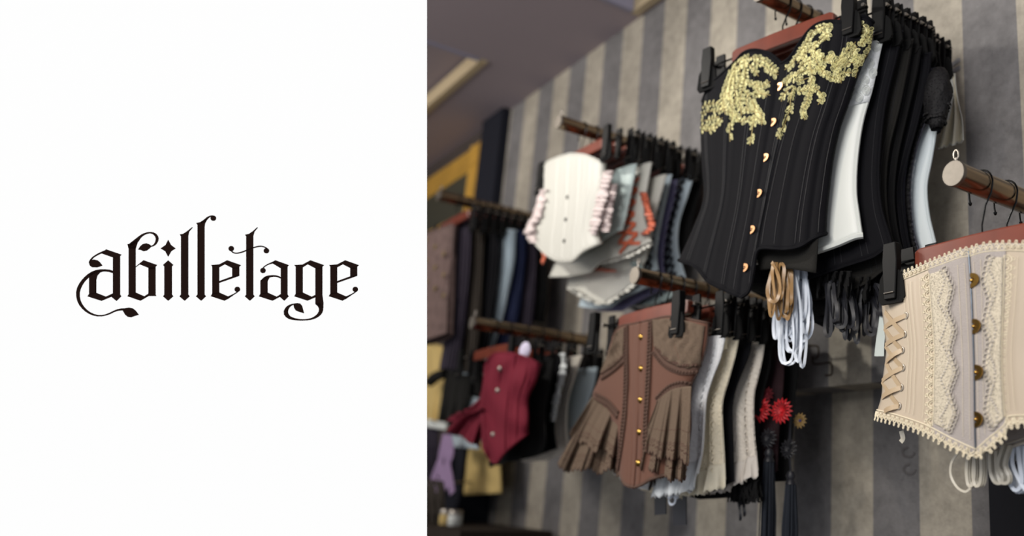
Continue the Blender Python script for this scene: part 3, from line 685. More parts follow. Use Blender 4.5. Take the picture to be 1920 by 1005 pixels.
for y, R_, H_, m_, lb in b2_:
    S = garment('UR', y, R_, H_, m_, lb, depth=0.026, rot={0.903: 8, 0.927: 7, 0.948: 6, 0.970: 5}[y])
    b = MB()
    for u in (0.45, 0.52, 0.72, 0.78, 0.93):
        b.tube([S.at(u, 0.02 + 0.96 * i / 40)[0] + S.at(u, 0.02 + 0.96 * i / 40)[1] * 0.001 for i in range(41)], 0.0004, 4)
    b.build('stitching', mat('dark_grey_thread', (40, 40, 44)), S.t, S.o)
S = garment('UR', 0.992, [(1759, 128), (1747, 200), (1725, 262), (1711, 320), (1708, 370), (1714, 430), (1727, 478)], [(1600, 560), (1700, 520)], M_SLATE, 'slate grey corset edged with a black lace frill', depth=0.022, rot=4)
ruffle(S, 0.93, 0.25, 1.0, 0.003, M_BLLACE, 'lace_frill', wav=46, out=0.008)
S = garment('UR', 1.016, [(1758, 190), (1756, 245), (1748, 300), (1739, 350), (1743, 400), (1752, 440), (1762, 480)], [(1660, 540), (1720, 520)], mat('ice_blue_satin', (206, 216, 220), rough=0.5), 'light blue satin corset with white lace side trim', depth=0.022, rot=2, bone=False)
b = MB(); rows = []
for i in range(41):
    v = 0.12 + 0.88 * i / 40; s_ = 0.0012 * (i % 2); rows.append([S.at(u, v)[0] + S.at(u, v)[1] * (0.002 + s_) for u in (0.62 + 0.02 * (i % 2), 0.70, 0.78, 0.84 - 0.02 * (i % 2))])
b.grid(rows); b.build('lace_trim', M_WHLACE, S.t, S.o, solid=0.0006)
S = garment('UR', 1.045, [(1764, 124), (1779, 160), (1780, 190), (1776, 222), (1764, 246)], [(1700, 300)], M_BLACK2, 'black corset top with a puffed lace sleeve near the wall', depth=0.03, bone=False)
b = MB(); rows = []
for j in range(13):
    a = j / 12; cxp = onY(1759 - 3 * a, 130 + 112 * a, 0.995)
    rad = 0.009 + 0.013 * math.sin(PI * (a ** 0.8)); rows.append([cxp + V((math.cos(q) * rad, math.sin(q) * rad * 0.8, 0)) * (1 + 0.10 * math.sin(5 * q + j) + 0.06 * math.sin(9 * q - 2.3 * j)) for q in [2 * PI * k / 20 for k in range(20)]])
for r_ in rows:
    pass
b.grid(rows, 0, True); b.build('puff_sleeve', M_BLLACE, S.t, S.o, solid=0.001)
b = MB()
for k in range(34):
    a = 0.72 + 0.26 * ((k * 0.37) % 1); q = k * 2.4; j = min(int(a * 12), 12); p = rows[j][int(q / (2 * PI) * 20) % 20]; b.dome(p, (p - cxp).normalized(), 0.0045, 0.004, 7)
b.build('lace_flower', M_BLLACE, S.t, S.o)
S = garment('UR', 1.075, [(1783, 134), (1789, 165), (1786, 195), (1780, 222)], [(1740, 260)], M_CREAM, 'cream corset top with a hanging scalloped lace sleeve, closest to the wall', depth=0.02, bone=False)
b = MB(); rows = []; A1 = [(1779, 134), (1781, 160), (1782, 195), (1770, 235), (1757, 276)]; A2 = [(1790, 138), (1792, 165), (1797, 195), (1804, 225), (1806, 262)]
Fw = Frame(onY(1785, 190, 1.08))
P1, P2 = arcp(A1, 24), arcp(A2, 24)
for j in range(25):
    rows.append([Fw.px(P1[j][0] + (P2[j][0] - P1[j][0]) * k / 12, P1[j][1] + (P2[j][1] - P1[j][1]) * k / 12 + (5 * abs(math.sin(k / 12 * PI * 4)) if j > 20 else 0) , 0.004 + 0.006 * math.sin(k * 1.1) * j / 24) for k in range(13)])
b.grid(rows); b.build('lace_sleeve', M_CRLACE, S.t, S.o, solid=0.0008)
b = MB(); b.tube([rows[24][k] for k in range(13)], 0.0013, 5); b.tube([rows[j][12] for j in range(25)], 0.001, 5); b.build('scalloped_edge', M_CREAM, S.t, S.o)
# ribbons and dark ties hanging below the upper right row
wo = ws.t
a0 = Frame(V((XU, 0.88, 0))).px(1490, 500)
ribbon_loops('white_lacing_ribbon', wo, ws.o, M_RWHITE, a0, 20, 0.150, 0.024, 0.0044, 5, loopw=0.026)
ribbon_loops('white_lacing_ribbon', wo, ws.o, M_RWHITE, a0 + V((-0.022, 0, -0.01)), 8, 0.100, 0.012, 0.0042, 8, loopw=0.018)
for (px_, py_, y_, n_, ln_, sp_, sd_, idx) in ((1565, 530, 0.905, 8, 0.085, 0.018, 11, 1), (1600, 540, 0.93, 7, 0.075, 0.03, 12, 2), (1640, 540, 0.95, 8, 0.06, 0.03, 13, 3), (1668, 520, 0.97, 7, 0.07, 0.02, 14, 4)):
    par = [o for o in COL.objects if o.get('label') == b2_[idx - 1][4]][0]
    ribbon_loops('black_lacing_ribbon', par, par.location, M_BLKSAT, onY(px_, py_, y_), n_, ln_ * 1.2, sp_, 0.005, sd_, loopw=0.012)
    b = MB(); rows = []
    for j in range(14):
        a = j / 13; rows.append([onY(px_ - 34 + 66 * k / 24, py_ - 22 + (40 + 14 * math.sin(k * 0.9 + idx)) * a, y_ + 0.006 * math.sin(k * 1.3 + 4 * a)) for k in range(25)])
    b.grid(rows); b.build('gathered_peplum', M_BLACK2, par, par.location, solid=0.001)
# ====================================================================== BEIGE FRONT CORSET (lower right rail)
RC = RAILS['LR']; gy = 0.85
FG = Frame(onY(1850, 440, gy), 0); OG = FG.c
hanger(RC.x, gy + 0.004, RC.z, 'glossy mahogany clip hanger holding the champagne lace corset', 0, -0.120, 0.125, cf=0.017, half=0.098, drop=0.076)
cg = thing('corset', OG, 'champagne satin underbust corset with cream crochet lace, side lacing and brass busk', 'corset')
gtL = [(1655, 533), (1672, 524), (1712, 507), (1740, 494), (1775, 480), (1800, 470), (1818, 467)]
gbk = [(1818, 467), (1822, 525), (1826, 610), (1829, 698), (1830, 785), (1832, 858)]
glf = [(1655, 533), (1654, 570), (1659, 620), (1662, 660), (1656, 710), (1653, 745), (1643, 778)]
gbL = [(1643, 778), (1680, 788), (1735, 808), (1785, 835), (1832, 858)]
gtR = [(1818, 467), (1850, 459), (1890, 458), (1930, 460), (1985, 468)]
grt = [(1985, 468), (1975, 560), (1965, 650), (1975, 720), (1990, 775)]
gbR = [(1832, 858), (1848, 843), (1868, 826), (1884, 812), (1890, 796), (1905, 792), (1940, 790), (1990, 775)]
SG = front(FG, gtL, gbk, glf, gbL, gtR, grt, gbR, bulge(0.026, 0), nu=64, nv=64, seams=[(-0.005, 1.2), (-0.62, .5), (-0.30, .4), (0.3, .5)])
# centre panels are laid over the satin; their greyer tone is mostly painted light
mb = MB(); rowsC = []
SG.mb.build('bodice', M_BEIGE, cg, OG, solid=0.0014)
def panel(S, u0, u1, m_, name, parent, org, lift=0.0012, v0=0.0, v1=1.0, nu=20, nv=50, wob=0.0):
    b = MB(); b.grid([[S.at(u0 + (u1 - u0) * i / nu + wob * math.sin(j * 0.9) * (1 if i in (0, nu) else 0), v0 + (v1 - v0) * j / nv)[0] + S.at(u0 + (u1 - u0) * i / nu, v0 + (v1 - v0) * j / nv)[1] * lift for i in range(nu + 1)] for j in range(nv + 1)])
    return b.build(name, m_, parent, org, solid=0.0005)
panel(SG, -0.46, -0.012, M_GREY, 'grey_centre_panel', cg, OG); panel(SG, 0.012, 0.42, M_GREY, 'grey_centre_panel', cg, OG)
back_sheet(SG, 0.004, mat_=M_BEIGE, parent=cg, org=OG)
edge_tube(SG, 'top', 0.0016, M_GREYT, cg, OG, 'top_binding'); edge_tube(SG, 'bot', 0.0018, M_CREAMT, cg, OG, 'hem_binding')
def scallop_trim(S, line, side, m_, parent, org, step=0.0085, rad=0.0040, name='crochet_trim', th=0.00075, width=0.011, picot=True, rings=2):
    """crochet braid: two cords, a row of arches and picot beads. line: list of (point, normal)"""
    b = MB(); P = [p for p, n in line]; d = [0]
    for a, c in zip(P, P[1:]): d.append(d[-1] + (c - a).length)
    b.tube([p + n * 0.0012 for p, n in line], th * 1.1, 5)
    tot = d[-1]; K = int(tot / step); j = 0
    second = []
    for k in range(K):
        t = (k + 0.5) * tot / K
        while j < len(d) - 2 and d[j + 1] < t: j += 1
        f = (t - d[j]) / max(d[j + 1] - d[j], 1e-9); p = P[j].lerp(P[j + 1], f); n = line[j][1]; tg = (P[j + 1] - P[j]).normalized(); sd = n.cross(tg).normalized() * side
        q = p + sd * width * 0.15 + n * 0.0014
        for r_ in range(rings):
            rr = rad * (1 - 0.45 * r_)
            pts = [q + tg * rr * math.cos(a) + sd * (rr * 1.55) * math.sin(a) for a in [PI * i / 7 for i in range(8)]]
            b.tube(pts, th, 4)
        if picot:
            c = q + sd * (rad * 1.55 + 0.0019)
            pts = [c + tg * 0.0014 * math.cos(a) + sd * 0.0019 * math.sin(a) for a in [2 * PI * i / 6 for i in range(6)]]
            b.tube(pts, th * 1.15, 4, True)
    b.build(name, m_, parent, org)
def sline(S, u, v0, v1, n=70): return [S.at(u + 0 * i, v0 + (v1 - v0) * i / n) for i in range(n + 1)]
def hline(S, v, u0, u1, n=70): return [S.at(u0 + (u1 - u0) * i / n, v) for i in range(n + 1)]
# hem and top trims
scallop_trim(SG, hline(SG, 0.962, -1, 0, 90), -1, M_CREAMT, cg, OG, name='hem_trim', step=0.0088, rad=0.0052, width=0.012, th=0.0009)
scallop_trim(SG, hline(SG, 0.962, 0.0, 1, 90), -1, M_CREAMT, cg, OG, name='hem_trim', step=0.0088, rad=0.0052, width=0.012, th=0.0009)
scallop_trim(SG, hline(SG, 0.035, -0.98, 0.0, 80), 1, M_CREAMT, cg, OG, name='top_trim', step=0.0076, rad=0.0040)
scallop_trim(SG, hline(SG, 0.035, 0.01, 1, 80), 1, M_CREAMT, cg, OG, name='top_trim', step=0.0076, rad=0.0040)
# vertical braids
def orient(S, u, v0, v1, to_left):
    L_ = sline(S, u, v0, v1); p, n = L_[10]; tg = (L_[11][0] - L_[10][0]).normalized(); sd = n.cross(tg); s_ = -1 if sd.dot(S.fr.u) > 0 else 1
    return L_, (s_ if to_left else -s_)
L_, sd = orient(SG, -0.455, 0.06, 0.95, True); scallop_trim(SG, L_, sd, M_CREAMT, cg, OG, name='side_braid', step=0.0098, rad=0.0048, th=0.0009)
L_, sd = orient(SG, 0.40, 0.06, 0.93, False); scallop_trim(SG, L_, sd, M_CREAMT, cg, OG, name='side_braid', step=0.0098, rad=0.0048, th=0.0009)
for (ua, ub, sgn) in ((-0.44, -0.20, 1), (0.16, 0.39, -1)):
    # zigzag mesh lace with beads and scalloped cord edge
    b = MB(); nv_ = 100; rows = []
    edge = []
    for j in range(nv_ + 1):
        v = 0.07 + 0.86 * j / nv_; z = abs(((j / 12.5) % 2) - 1)
        inner = (ub if sgn > 0 else ua); outer = (ua if sgn > 0 else ub)
        e = inner + (-0.07 * z if sgn > 0 else 0.07 * z) ; edge.append(SG.at(e, v))
        rows.append([SG.at(outer + (e - outer) * i / 8, v)[0] + SG.at(outer + (e - outer) * i / 8, v)[1] * 0.0026 for i in range(9)])
    b.grid(rows); b.build('mesh_lace', M_MESHL, cg, OG, solid=0.0004)
    b = MB()
    for j in range(0, nv_, 3):
        p, n = edge[j]; ring(b, p + n * 0.0030, n, V((0, 0, 1)), 0.0036, 0.0042, 0.0007, 9, 4, -0.4 + (0 if sgn < 0 else 0), 2 * PI - 0.9)
    for j in range(0, nv_ + 1, 2):
        v = 0.07 + 0.86 * j / nv_; z = abs((((j + 6) / 12.5) % 2) - 1)
        mid = (ua + ub) / 2 + (0.05 * (z - 0.5)) * 2 * sgn * -1
        for off in (0.0,):
            p, n = SG.at(mid + off, v); b.dome(p + n * 0.0026, n, 0.0019, 0.0017, 6)
    b.build('bead_cord', M_GREYT, cg, OG)
# stitching rows
b = MB()
for u in (-0.13, -0.06, 0.05, 0.13, -0.52, -0.56, -0.66, -0.70, -0.74, 0.5, 0.56):
    for i in range(0, 90):
        p, n = SG.at(u, 0.07 + 0.86 * i / 90); q, n2 = SG.at(u, 0.07 + 0.86 * (i + 0.55) / 90); b.tube([p + n * 0.0020, q + n2 * 0.0020], 0.0004, 3)
b.build('stitching', M_CREAMT, cg, OG)
b = MB(); b.tube([SG.at(0.0, 0.01 + 0.97 * i / 40)[0] + SG.at(0.0, 0.01 + 0.97 * i / 40)[1] * 0.0012 for i in range(41)], 0.0011, 5); b.build('busk_bar', mat('dark_steel', (96, 106, 120), rough=0.3, metal=1.0), cg, OG)
busk_set(SG, [(1823, 527), (1827, 613), (1831, 699), (1831, 787)], M_GOLD, cg, OG, 0.0088)
# eyelets and criss-cross ribbon on the left side panel
ey = [(1700, 592), (1697, 627), (1693, 657), (1694, 690), (1691, 727), (1687, 762)]
el = [(1661, 585), (1660, 615), (1662, 648), (1663, 680), (1656, 715), (1656, 745), (1660, 772)]
EP = [SG.hit(*p) for p in ey]; LP_ = [SG.hit(*p) for p in el]
for h in EP:
    if not h: continue
    b = MB(); ring(b, h[0] + h[1] * 0.001, h[1], V((0, 0, 1)), 0.0038, 0.0038, 0.0011, 14, 6); b.build('eyelet', M_STEEL, cg, OG)
k_ = 0
for i, h in enumerate(EP):
    for dj, lf_ in ((1, 0.0045), (-1, 0.0030), (0, 0.002)):
        j = i + dj
        if j < 0 or j >= len(LP_) or not h or not LP_[j]: continue
        if dj == 0: continue
        q = LP_[j]; n = (h[1] + q[1]).normalized()
        b = MB(); b.ribbon([h[0] + h[1] * 0.0016, h[0].lerp(q[0], 0.3) + n * lf_, h[0].lerp(q[0], 0.7) + n * lf_, q[0] + q[1] * 0.0016], 0.0062, n, 0.0004); b.build('lacing_ribbon', M_RTAN, cg, OG)
# ribbon loops under the point
def pxribbon(pts, fr, wid, m_, parent, org, name, off=0.0, nrm=(0.3, -0.9, 0.2)):
    b = MB(); b.ribbon([fr.px(p[0], p[1], off + (p[2] if len(p) > 2 else 0)) for p in arcp(pts, 36)], wid, V(nrm), 0.0004); b.build(name, m_, parent, org)
pxribbon([(1797, 848), (1784, 868), (1783, 892), (1795, 914), (1810, 922), (1820, 915)], FG, 0.0028, M_RSILV, cg, OG, 'hanging_ribbon', -0.01)
for k in range(6):
    x = 1812 + k * 4.2
    pxribbon([(x + 3, 845), (x, 880), (x + 2, 905), (x + 7, 912), (x + 13, 904), (x + 15, 878), (x + 13, 848)], FG, 0.0036, M_RSILV, cg, OG, 'hanging_ribbon', -0.012 - 0.003 * (k % 3))
for k in range(5):
    x = 1855 + k * 4
    pxribbon([(x, 845), (x + 1, 880), (x + 9, 903), (x + 22, 905), (x + 24, 892), (x + 16, 870), (x + 26, 835)], FG, 0.0038, M_RSILV, cg, OG, 'hanging_ribbon', -0.016 - 0.003 * (k % 3))
pxribbon([(1690, 808), (1693, 822), (1689, 829)], FG, 0.006, M_RSILV, cg, OG, 'hanging_ribbon', -0.01)
# second corset on the same rail: grey with a beaded hem and white ribbons
cxg = RC.x
S = garment('LR', 0.905, [(2010, 470), (2000, 560), (1995, 650), (2000, 720), (2010, 760)], None, M_GREY, 'grey brocade corset with beaded hem directly behind the champagne corset', depth=0.02, bone=False)
fr2 = Frame(V((cxg, 0.875, 1.8)))
b = MB(); rows = []
for j in range(11):
    a = j / 10; up_ = arcp([(1838, 820), (1870, 800), (1900, 785), (1960, 770)], 24); dn = arcp([(1850, 846), (1880, 842), (1905, 834), (1960, 815)], 24)
    rows.append([fr2.px(up_[k][0] + (dn[k][0] - up_[k][0]) * a, up_[k][1] + (dn[k][1] - up_[k][1]) * a) for k in range(25)])
b.grid(rows); b.build('lower_hem', M_GREY, S.t, S.o, solid=0.0012)
b = MB()
for k in range(25):
    if k < 24:
        for f in (0, 0.5): p = rows[10][k].lerp(rows[10][k + 1], f); b.dome(p - V((0, 0.002, 0.001)), (0, -1, 0), 0.0022, 0.002, 6)
b.tube([p - V((0, 0.0015, -0.004)) for p in rows[10]], 0.0012, 5); b.build('bead_trim', M_GREYT, S.t, S.o)
rr_ = random.Random(21)
for k in range(12):
    x = 1878 + k * 5.5; d_ = rr_.uniform(-6, 6)
    pxribbon([(x, 836), (x + 2 + d_, 870), (x + 12, 905 + d_), (x + 26, 922 + d_ * 0.5), (x + 38, 905), (x + 34, 868), (x + 30, 830)], fr2, 0.0042, M_RWHITE, S.t, S.o, 'white_lacing_ribbon', -0.004 * (k % 4), nrm=(0.4, -0.8, 0.3))
b = MB(); rows = []
for j in range(9):
    rows.append([fr2.px(1868 + 3 * k, 838 + (30 + 7 * math.sin(k * 1.9)) * j / 8, -0.012 + 0.004 * math.sin(k * 1.3 + j * 0.3)) for k in range(30)])
b.grid(rows); b.build('white_frill', M_WHITE, S.t, S.o, solid=0.0006)
b_ = MB()
S = garment('LR', 0.96, [(2030, 470), (2020, 560), (2010, 650), (2030, 760)], None, M_LBLUE, 'pale mint corset at the back of the right rail with trailing ribbons', depth=0.02, bone=False)
for k, dx_ in enumerate((0, 5, 9)):
    b = MB(); b.ribbon([onY(x + dx_, y, 0.95) for x, y in arcp([(1657, 560), (1652, 600), (1646, 640), (1643 + k, 668)], 14)], 0.006, (0.3, -1, 0), 0.0004); b.build('trailing_ribbon', mat('pale_mint_ribbon', (205, 214, 210), rough=0.4), S.t, S.o)
b = MB(); rows = [[onY(x, y, 0.95) for x in (1655, 1665, 1690, 1720)] for y in (540, 560, 580)]; b.grid(rows); b.build('side_tab', M_LBLUE, S.t, S.o, solid=0.001)
# ====================================================================== BROWN CORSET (lower middle rail)
RM = RAILS['LM']
FN = Frame(onY(1235, 590, 0.845), 0); ON = FN.c
hanger(RM.x, 0.849, RM.z, 'mahogany clip hanger holding the brown ruffled corset', 0, -0.160, 0.116, half=0.112, cf=0.024)
cn = thing('corset', ON, 'brown taffeta corset with lace peplum ruffles and gold dome studs', 'corset')
ntL = [(1148, 655), (1150, 630), (1163, 612), (1185, 607), (1203, 603)]
nbk = [(1203, 603), (1202, 630), (1200, 690), (1200, 750), (1197, 808), (1194, 865), (1190, 914)]
nlf = [(1148, 655), (1135, 680), (1122, 715), (1112, 745), (1135, 780), (1152, 800), (1158, 850), (1160, 882)]
nbL = [(1160, 882), (1170, 905), (1180, 912), (1190, 914)]
ntR = [(1203, 603), (1225, 598), (1250, 593), (1270, 594), (1300, 600), (1330, 606)]
nrt = [(1330, 606), (1325, 650), (1312, 690), (1296, 725), (1295, 760), (1296, 800), (1290, 850), (1285, 880)]
nbR = [(1190, 914), (1205, 908), (1222, 898), (1250, 890), (1285, 880)]
SN = front(FN, ntL, nbk, nlf, nbL, ntR, nrt, nbR, bulge(0.026, 0.0, p=0.45), nu=44, nv=50, seams=[(0, 1.2), (-0.14, .8), (0.12, .8)])
SN.mb.build('bodice', M_BROWN, cn, ON, solid=0.0014); back_sheet(SN, 0.004, mat_=M_BROWN, parent=cn, org=ON)
edge_tube(SN, 'top', 0.0022, M_BRTRIM, cn, ON, 'top_binding'); edge_tube(SN, 'bot', 0.003, M_BRTRIM, cn, ON, 'hem_binding')
busk_set(SN, [], M_GOLD, cn, ON)
for x, y in [(1203, 632), (1203, 691), (1202, 750), (1200, 810), (1198, 868)]:
    h = SN.hit(x, y, 0.0005)
    if h: b = MB(); b.dome(h[0], h[1], 0.0062, 0.0052, 12); b.build('dome_stud', M_GOLD, cn, ON)
def zigtrim(S, pts, m_, parent, org, name='crochet_trim', wid=0.012, step=0.0062, lift=0.003):
    L_ = lift_line(S, pts, lift, max(10, int(len(pts) * 14))); b = MB()
    P = [p for p, n in L_]; d = [0]
    for a, c in zip(P, P[1:]): d.append(d[-1] + (c - a).length)
    K = max(2, int(d[-1] / step)); j = 0
    for k in range(K):
        t = (k + .5) * d[-1] / K
        while j < len(d) - 2 and d[j + 1] < t: j += 1
        p = P[j].lerp(P[j + 1], (t - d[j]) / max(d[j + 1] - d[j], 1e-9)); n = L_[j][1]; tg = (P[j + 1] - P[j]).normalized(); sd = n.cross(tg).normalized()
        for s_ in (-1, 1):
            b.dome(p + sd * s_ * wid * 0.34, n, step * 0.46, 0.0024, 7)
    b.ribbon([p - n * 0.0015 for p, n in L_], wid, [n for p, n in L_], 0.0006)
    for s_ in (-1, 1):
        q = [p + n.cross((P[min(i + 1, len(P) - 1)] - P[max(i - 1, 0)]).normalized()).normalized() * s_ * wid * 0.5 for i, (p, n) in enumerate(L_)]
        b.tube(q, 0.0010, 4)
    b.build(name, m_, parent, org)
zigtrim(SN, [(1176, 612), (1176, 690), (1174, 760), (1168, 820), (1160, 885)], M_BRTRIM, cn, ON)
zigtrim(SN, [(1222, 602), (1219, 680), (1216, 740), (1213, 790), (1212, 850)], M_BRTRIM, cn, ON)
zigtrim(SN, [(1228, 655), (1250, 680), (1280, 692), (1308, 690)], M_BRTRIM, cn, ON, wid=0.016)
zigtrim(SN, [(1130, 706), (1152, 690), (1172, 672)], M_BRTRIM, cn, ON, wid=0.014)
zigtrim(SN, [(1232, 752), (1255, 730), (1275, 722), (1294, 722)], M_BRTRIM, cn, ON, wid=0.012)
zigtrim(SN, [(1118, 742), (1140, 755), (1160, 778)], M_BRTRIM, cn, ON, wid=0.014)
# crumpled lace bust panels
def lace_patch(S, T, Bt, m_, parent, org, name, amp=0.003, lift=0.003, nu=30, nv=16):
    T_, B2 = arcp(T, nu), arcp(Bt, nu); b = MB(); rows = []
    last = FN.n
    for j in range(nv + 1):
        row = []
        for i in range(nu + 1):
            x = T_[i][0] + (B2[i][0] - T_[i][0]) * j / nv; y = T_[i][1] + (B2[i][1] - T_[i][1]) * j / nv
            h = S.hit(x, y, lift + amp * math.sin(i * 1.1 + 2 * math.sin(j * 0.8)) * math.sin(PI * i / nu))
            row.append(h[0] if h else S.fr.px(x, y, 0.004))
        rows.append(row)
    b.grid(rows); b.build(name, m_, parent, org, solid=0.0008)
lace_patch(SN, [(1226, 600), (1260, 598), (1290, 602), (1322, 612)], [(1228, 650), (1255, 676), (1285, 690), (1312, 686)], M_BRLACE, cn, ON, 'lace_bust_panel')
lace_patch(SN, [(1152, 640), (1160, 622), (1172, 614)], [(1128, 700), (1150, 690), (1170, 672)], M_BRLACE, cn, ON, 'lace_bust_panel')
# peplum ruffles: falling lace from the hip seam, in overlapping gores
def peplum(fr, top, hem, m_, parent, org, pleats, name='lace_peplum', off0=0.012, flare=0.03, amp=0.012, nu=110, nv=34, scal=7, ph=0.0, push=None):
    T_, H_ = arcp(top, nu), arcp(hem, nu, False); b = MB(); rows = []
    for j in range(nv + 1):
        a = j / nv; row = []
        for i in range(nu + 1):
            t = i / nu; w_ = 0.85 * math.sin(t * pleats * 1.15 * PI + ph + 1.1 * math.sin(t * 7 + ph) + 0.7 * a) + 0.22 * math.sin(t * pleats * 3.3 * PI + 2.5 * a + ph); x = T_[i][0] + (H_[i][0] - T_[i][0]) * a; y = T_[i][1] + (H_[i][1] - T_[i][1]) * a
            y += scal * a ** 3 * (abs(math.sin(t * pleats * 3 * PI)) + 1.1 * (1 - abs(((t * pleats * 0.75 + ph) % 1) * 2 - 1)))
            row.append(fr.px(x, y, off0 + flare * a * math.sin(PI * min(max(t, 0.08), 0.92)) + amp * (0.15 + 0.85 * a) * w_))
        rows.append(row)
    b.grid(rows); o = b.build(name, m_, parent, org, solid=0.0008)
    b = MB(); b.tube(rows[-1], 0.0009, 4); b.tube(rows[-3], 0.0006, 4); [b.tube(rows[-q], 0.0009, 4) for q in (7, 8, 14)]; [b.dome(rows[-5][i], fr.n, 0.0016, 0.0016, 5) for i in range(0, nu, 2)]; b.build('scalloped_edge', M_BRTRIM if m_ is M_BRLACE else m_, o); o.children[0].data.transform(Matrix.Translation(-V(org)))
    return rows
peplum(FN, [(1112, 748), (1130, 756), (1148, 768), (1163, 785)], [(1046, 868), (1075, 876), (1098, 868), (1120, 878), (1150, 872), (1160, 884)], M_BRLACE, cn, ON, 5, off0=0.010, flare=0.004, amp=0.011)
peplum(FN, [(1110, 744), (1130, 752), (1150, 768), (1165, 790)], [(1068, 812), (1095, 822), (1112, 838), (1128, 832), (1150, 846), (1162, 850)], M_BRLACE, cn, ON, 4, off0=0.018, flare=0.004, amp=0.010, ph=1.0)
peplum(FN, [(1232, 756), (1255, 735), (1275, 728), (1297, 726)], [(1200, 868), (1225, 872), (1240, 885), (1262, 892), (1286, 890)], M_BRLACE, cn, ON, 6, off0=0.024, flare=0.004, amp=0.009, ph=0.4)
peplum(FN, [(1232, 752), (1255, 733), (1275, 726), (1296, 724)], [(1204, 828), (1228, 846), (1248, 852), (1270, 850), (1292, 862)], M_BRLACE, cn, ON, 5, off0=0.032, flare=0.003, amp=0.008, ph=2.0)
for k in range(4):
    p = onY(1232 + 7 * k, 884, 0.86); ribbon_loops('brown_ribbon', cn, ON, mat('dark_brown_ribbon', (52, 38, 32), rough=0.4), p, 1, 0.035, 0.004, 0.004, 31 + k, loopw=0.008)
# garments behind the brown corset
def lace_hem(S, m_, u0=0.35, name='scalloped_lace_hem', drop=0.02, v=0.9, pleats=7):
    b = MB(); rows = []; nu = 48
    for j in range(9):
        a = j / 8; row = []
        for i in range(nu + 1):
            u = u0 + (1.0 - u0) * i / nu; p, n = S.at(u, v + (1 - v) * a); row.append(p + n * (0.003 + 0.005 * a * (1 + math.sin(i / nu * pleats * 2 * PI))) - V((0, 0, drop * a * (1 + 0.35 * abs(math.sin(i / nu * pleats * 2 * PI))))))
        rows.append(row)
    b.grid(rows); b.build(name, m_, S.t, S.o, solid=0.0008)
M_WLC = cloth('white_lace_over_cloth', (246, 247, 248), bump=0.8, bscale=190, bdist=0.003, var=0.08, vscale=150)
M_CLC = cloth('cream_lace_over_cloth', (236, 226, 202), bump=0.9, bscale=190, bdist=0.004, var=0.12, vscale=150)
M_ILC = cloth('ivory_lace_over_cloth', (226, 218, 206), bump=0.9, bscale=190, bdist=0.004, var=0.12, vscale=150)
S = garment('LM', 0.872, [(1361, 630), (1352, 672), (1339, 706), (1327, 746), (1324, 790), (1321, 843), (1313, 886)], [(1250, 905), (1290, 898)], M_WLC, 'white lace corset directly behind the brown one', depth=0.028, folds=26, bone=False)
lace_hem(S, M_WHLACE, 0.2); ruffle(S, 0.90, 0.05, 0.98, 0.004, M_WLC, 'lace_edging', wav=34, out=0.004); lace_s = S
ribbon_loops('white_lacing_ribbon', S.t, S.o, M_RWHITE, onY(1268, 893, 0.875), 3, 0.045, 0.008, 0.0042, 41, loopw=0.016)
S = garment('LM', 0.900, [(1387, 630), (1379, 666), (1366, 711), (1353, 755), (1353, 808), (1355, 861), (1356, 896)], [(1300, 912), (1330, 908)], M_CLC, 'cream lace corset between the white one and a black one', depth=0.026, folds=30, bone=False)
lace_hem(S, M_CRLACE, 0.3, pleats=9, drop=0.014); ruffle(S, 0.90, 0.05, 0.98, 0.004, M_CLC, 'lace_edging', wav=30, out=0.004)
S = garment('LM', 0.928, [(1413, 632), (1401, 675), (1385, 715), (1374, 759), (1375, 826), (1377, 900)], [(1310, 925), (1350, 918)], M_BLACK, 'slim black corset between the cream and the ivory lace ones', depth=0.024)
S = garment('LM', 0.957, [(1435, 634), (1430, 675), (1421, 715), (1415, 746), (1416, 808), (1424, 880)], [(1370, 908), (1400, 890)], M_ILC, 'ivory lace corset behind the slim black one', depth=0.024, folds=28, bone=False)
lace_hem(S, M_IVLACE, 0.3, pleats=8, drop=0.012); ruffle(S, 0.90, 0.03, 0.98, 0.004, M_ILC, 'lace_edging', wav=31, out=0.005)
S = garment('LM', 0.982, [(1448, 640), (1444, 690), (1432, 740), (1424, 800), (1424, 850), (1424, 905)], [(1380, 930), (1405, 915)], M_BLACK2, 'black corset with feathery hem behind the ivory lace one', depth=0.022)
b = MB(); rnd = random.Random(9)
for k in range(140):
    p = onY(1372 + 52 * rnd.random(), 893 + 12 * rnd.random(), 0.955 + 0.03 * rnd.random()); b.ribbon([p, p + V((rnd.uniform(-.01, .01), -0.002, -0.012 - 0.012 * rnd.random())), p + V((rnd.uniform(-.016, .016), 0, -0.026 - 0.012 * rnd.random()))], 0.0035, (0.2, -1, 0), 0.0002)
b.build('feather_fringe', M_BLACK2, S.t, S.o)
ribbon_loops('black_lacing_ribbon', S.t, S.o, M_RBLACK, onY(1388, 930, 0.975), 2, 0.040, 0.004, 0.004, 51, loopw=0.006)
M_FLOR = cloth('black_cloth_with_dark_red_flowers', (40, 22, 26), var=0.8, vscale=40)
S = garment('LM', 1.010, [(1466, 640), (1470, 690), (1468, 740), (1462, 800), (1458, 880)], [(1400, 900), (1440, 895)], M_FLOR, 'black and dark red floral corset with two red ribbon flowers', depth=0.022)
flor = S
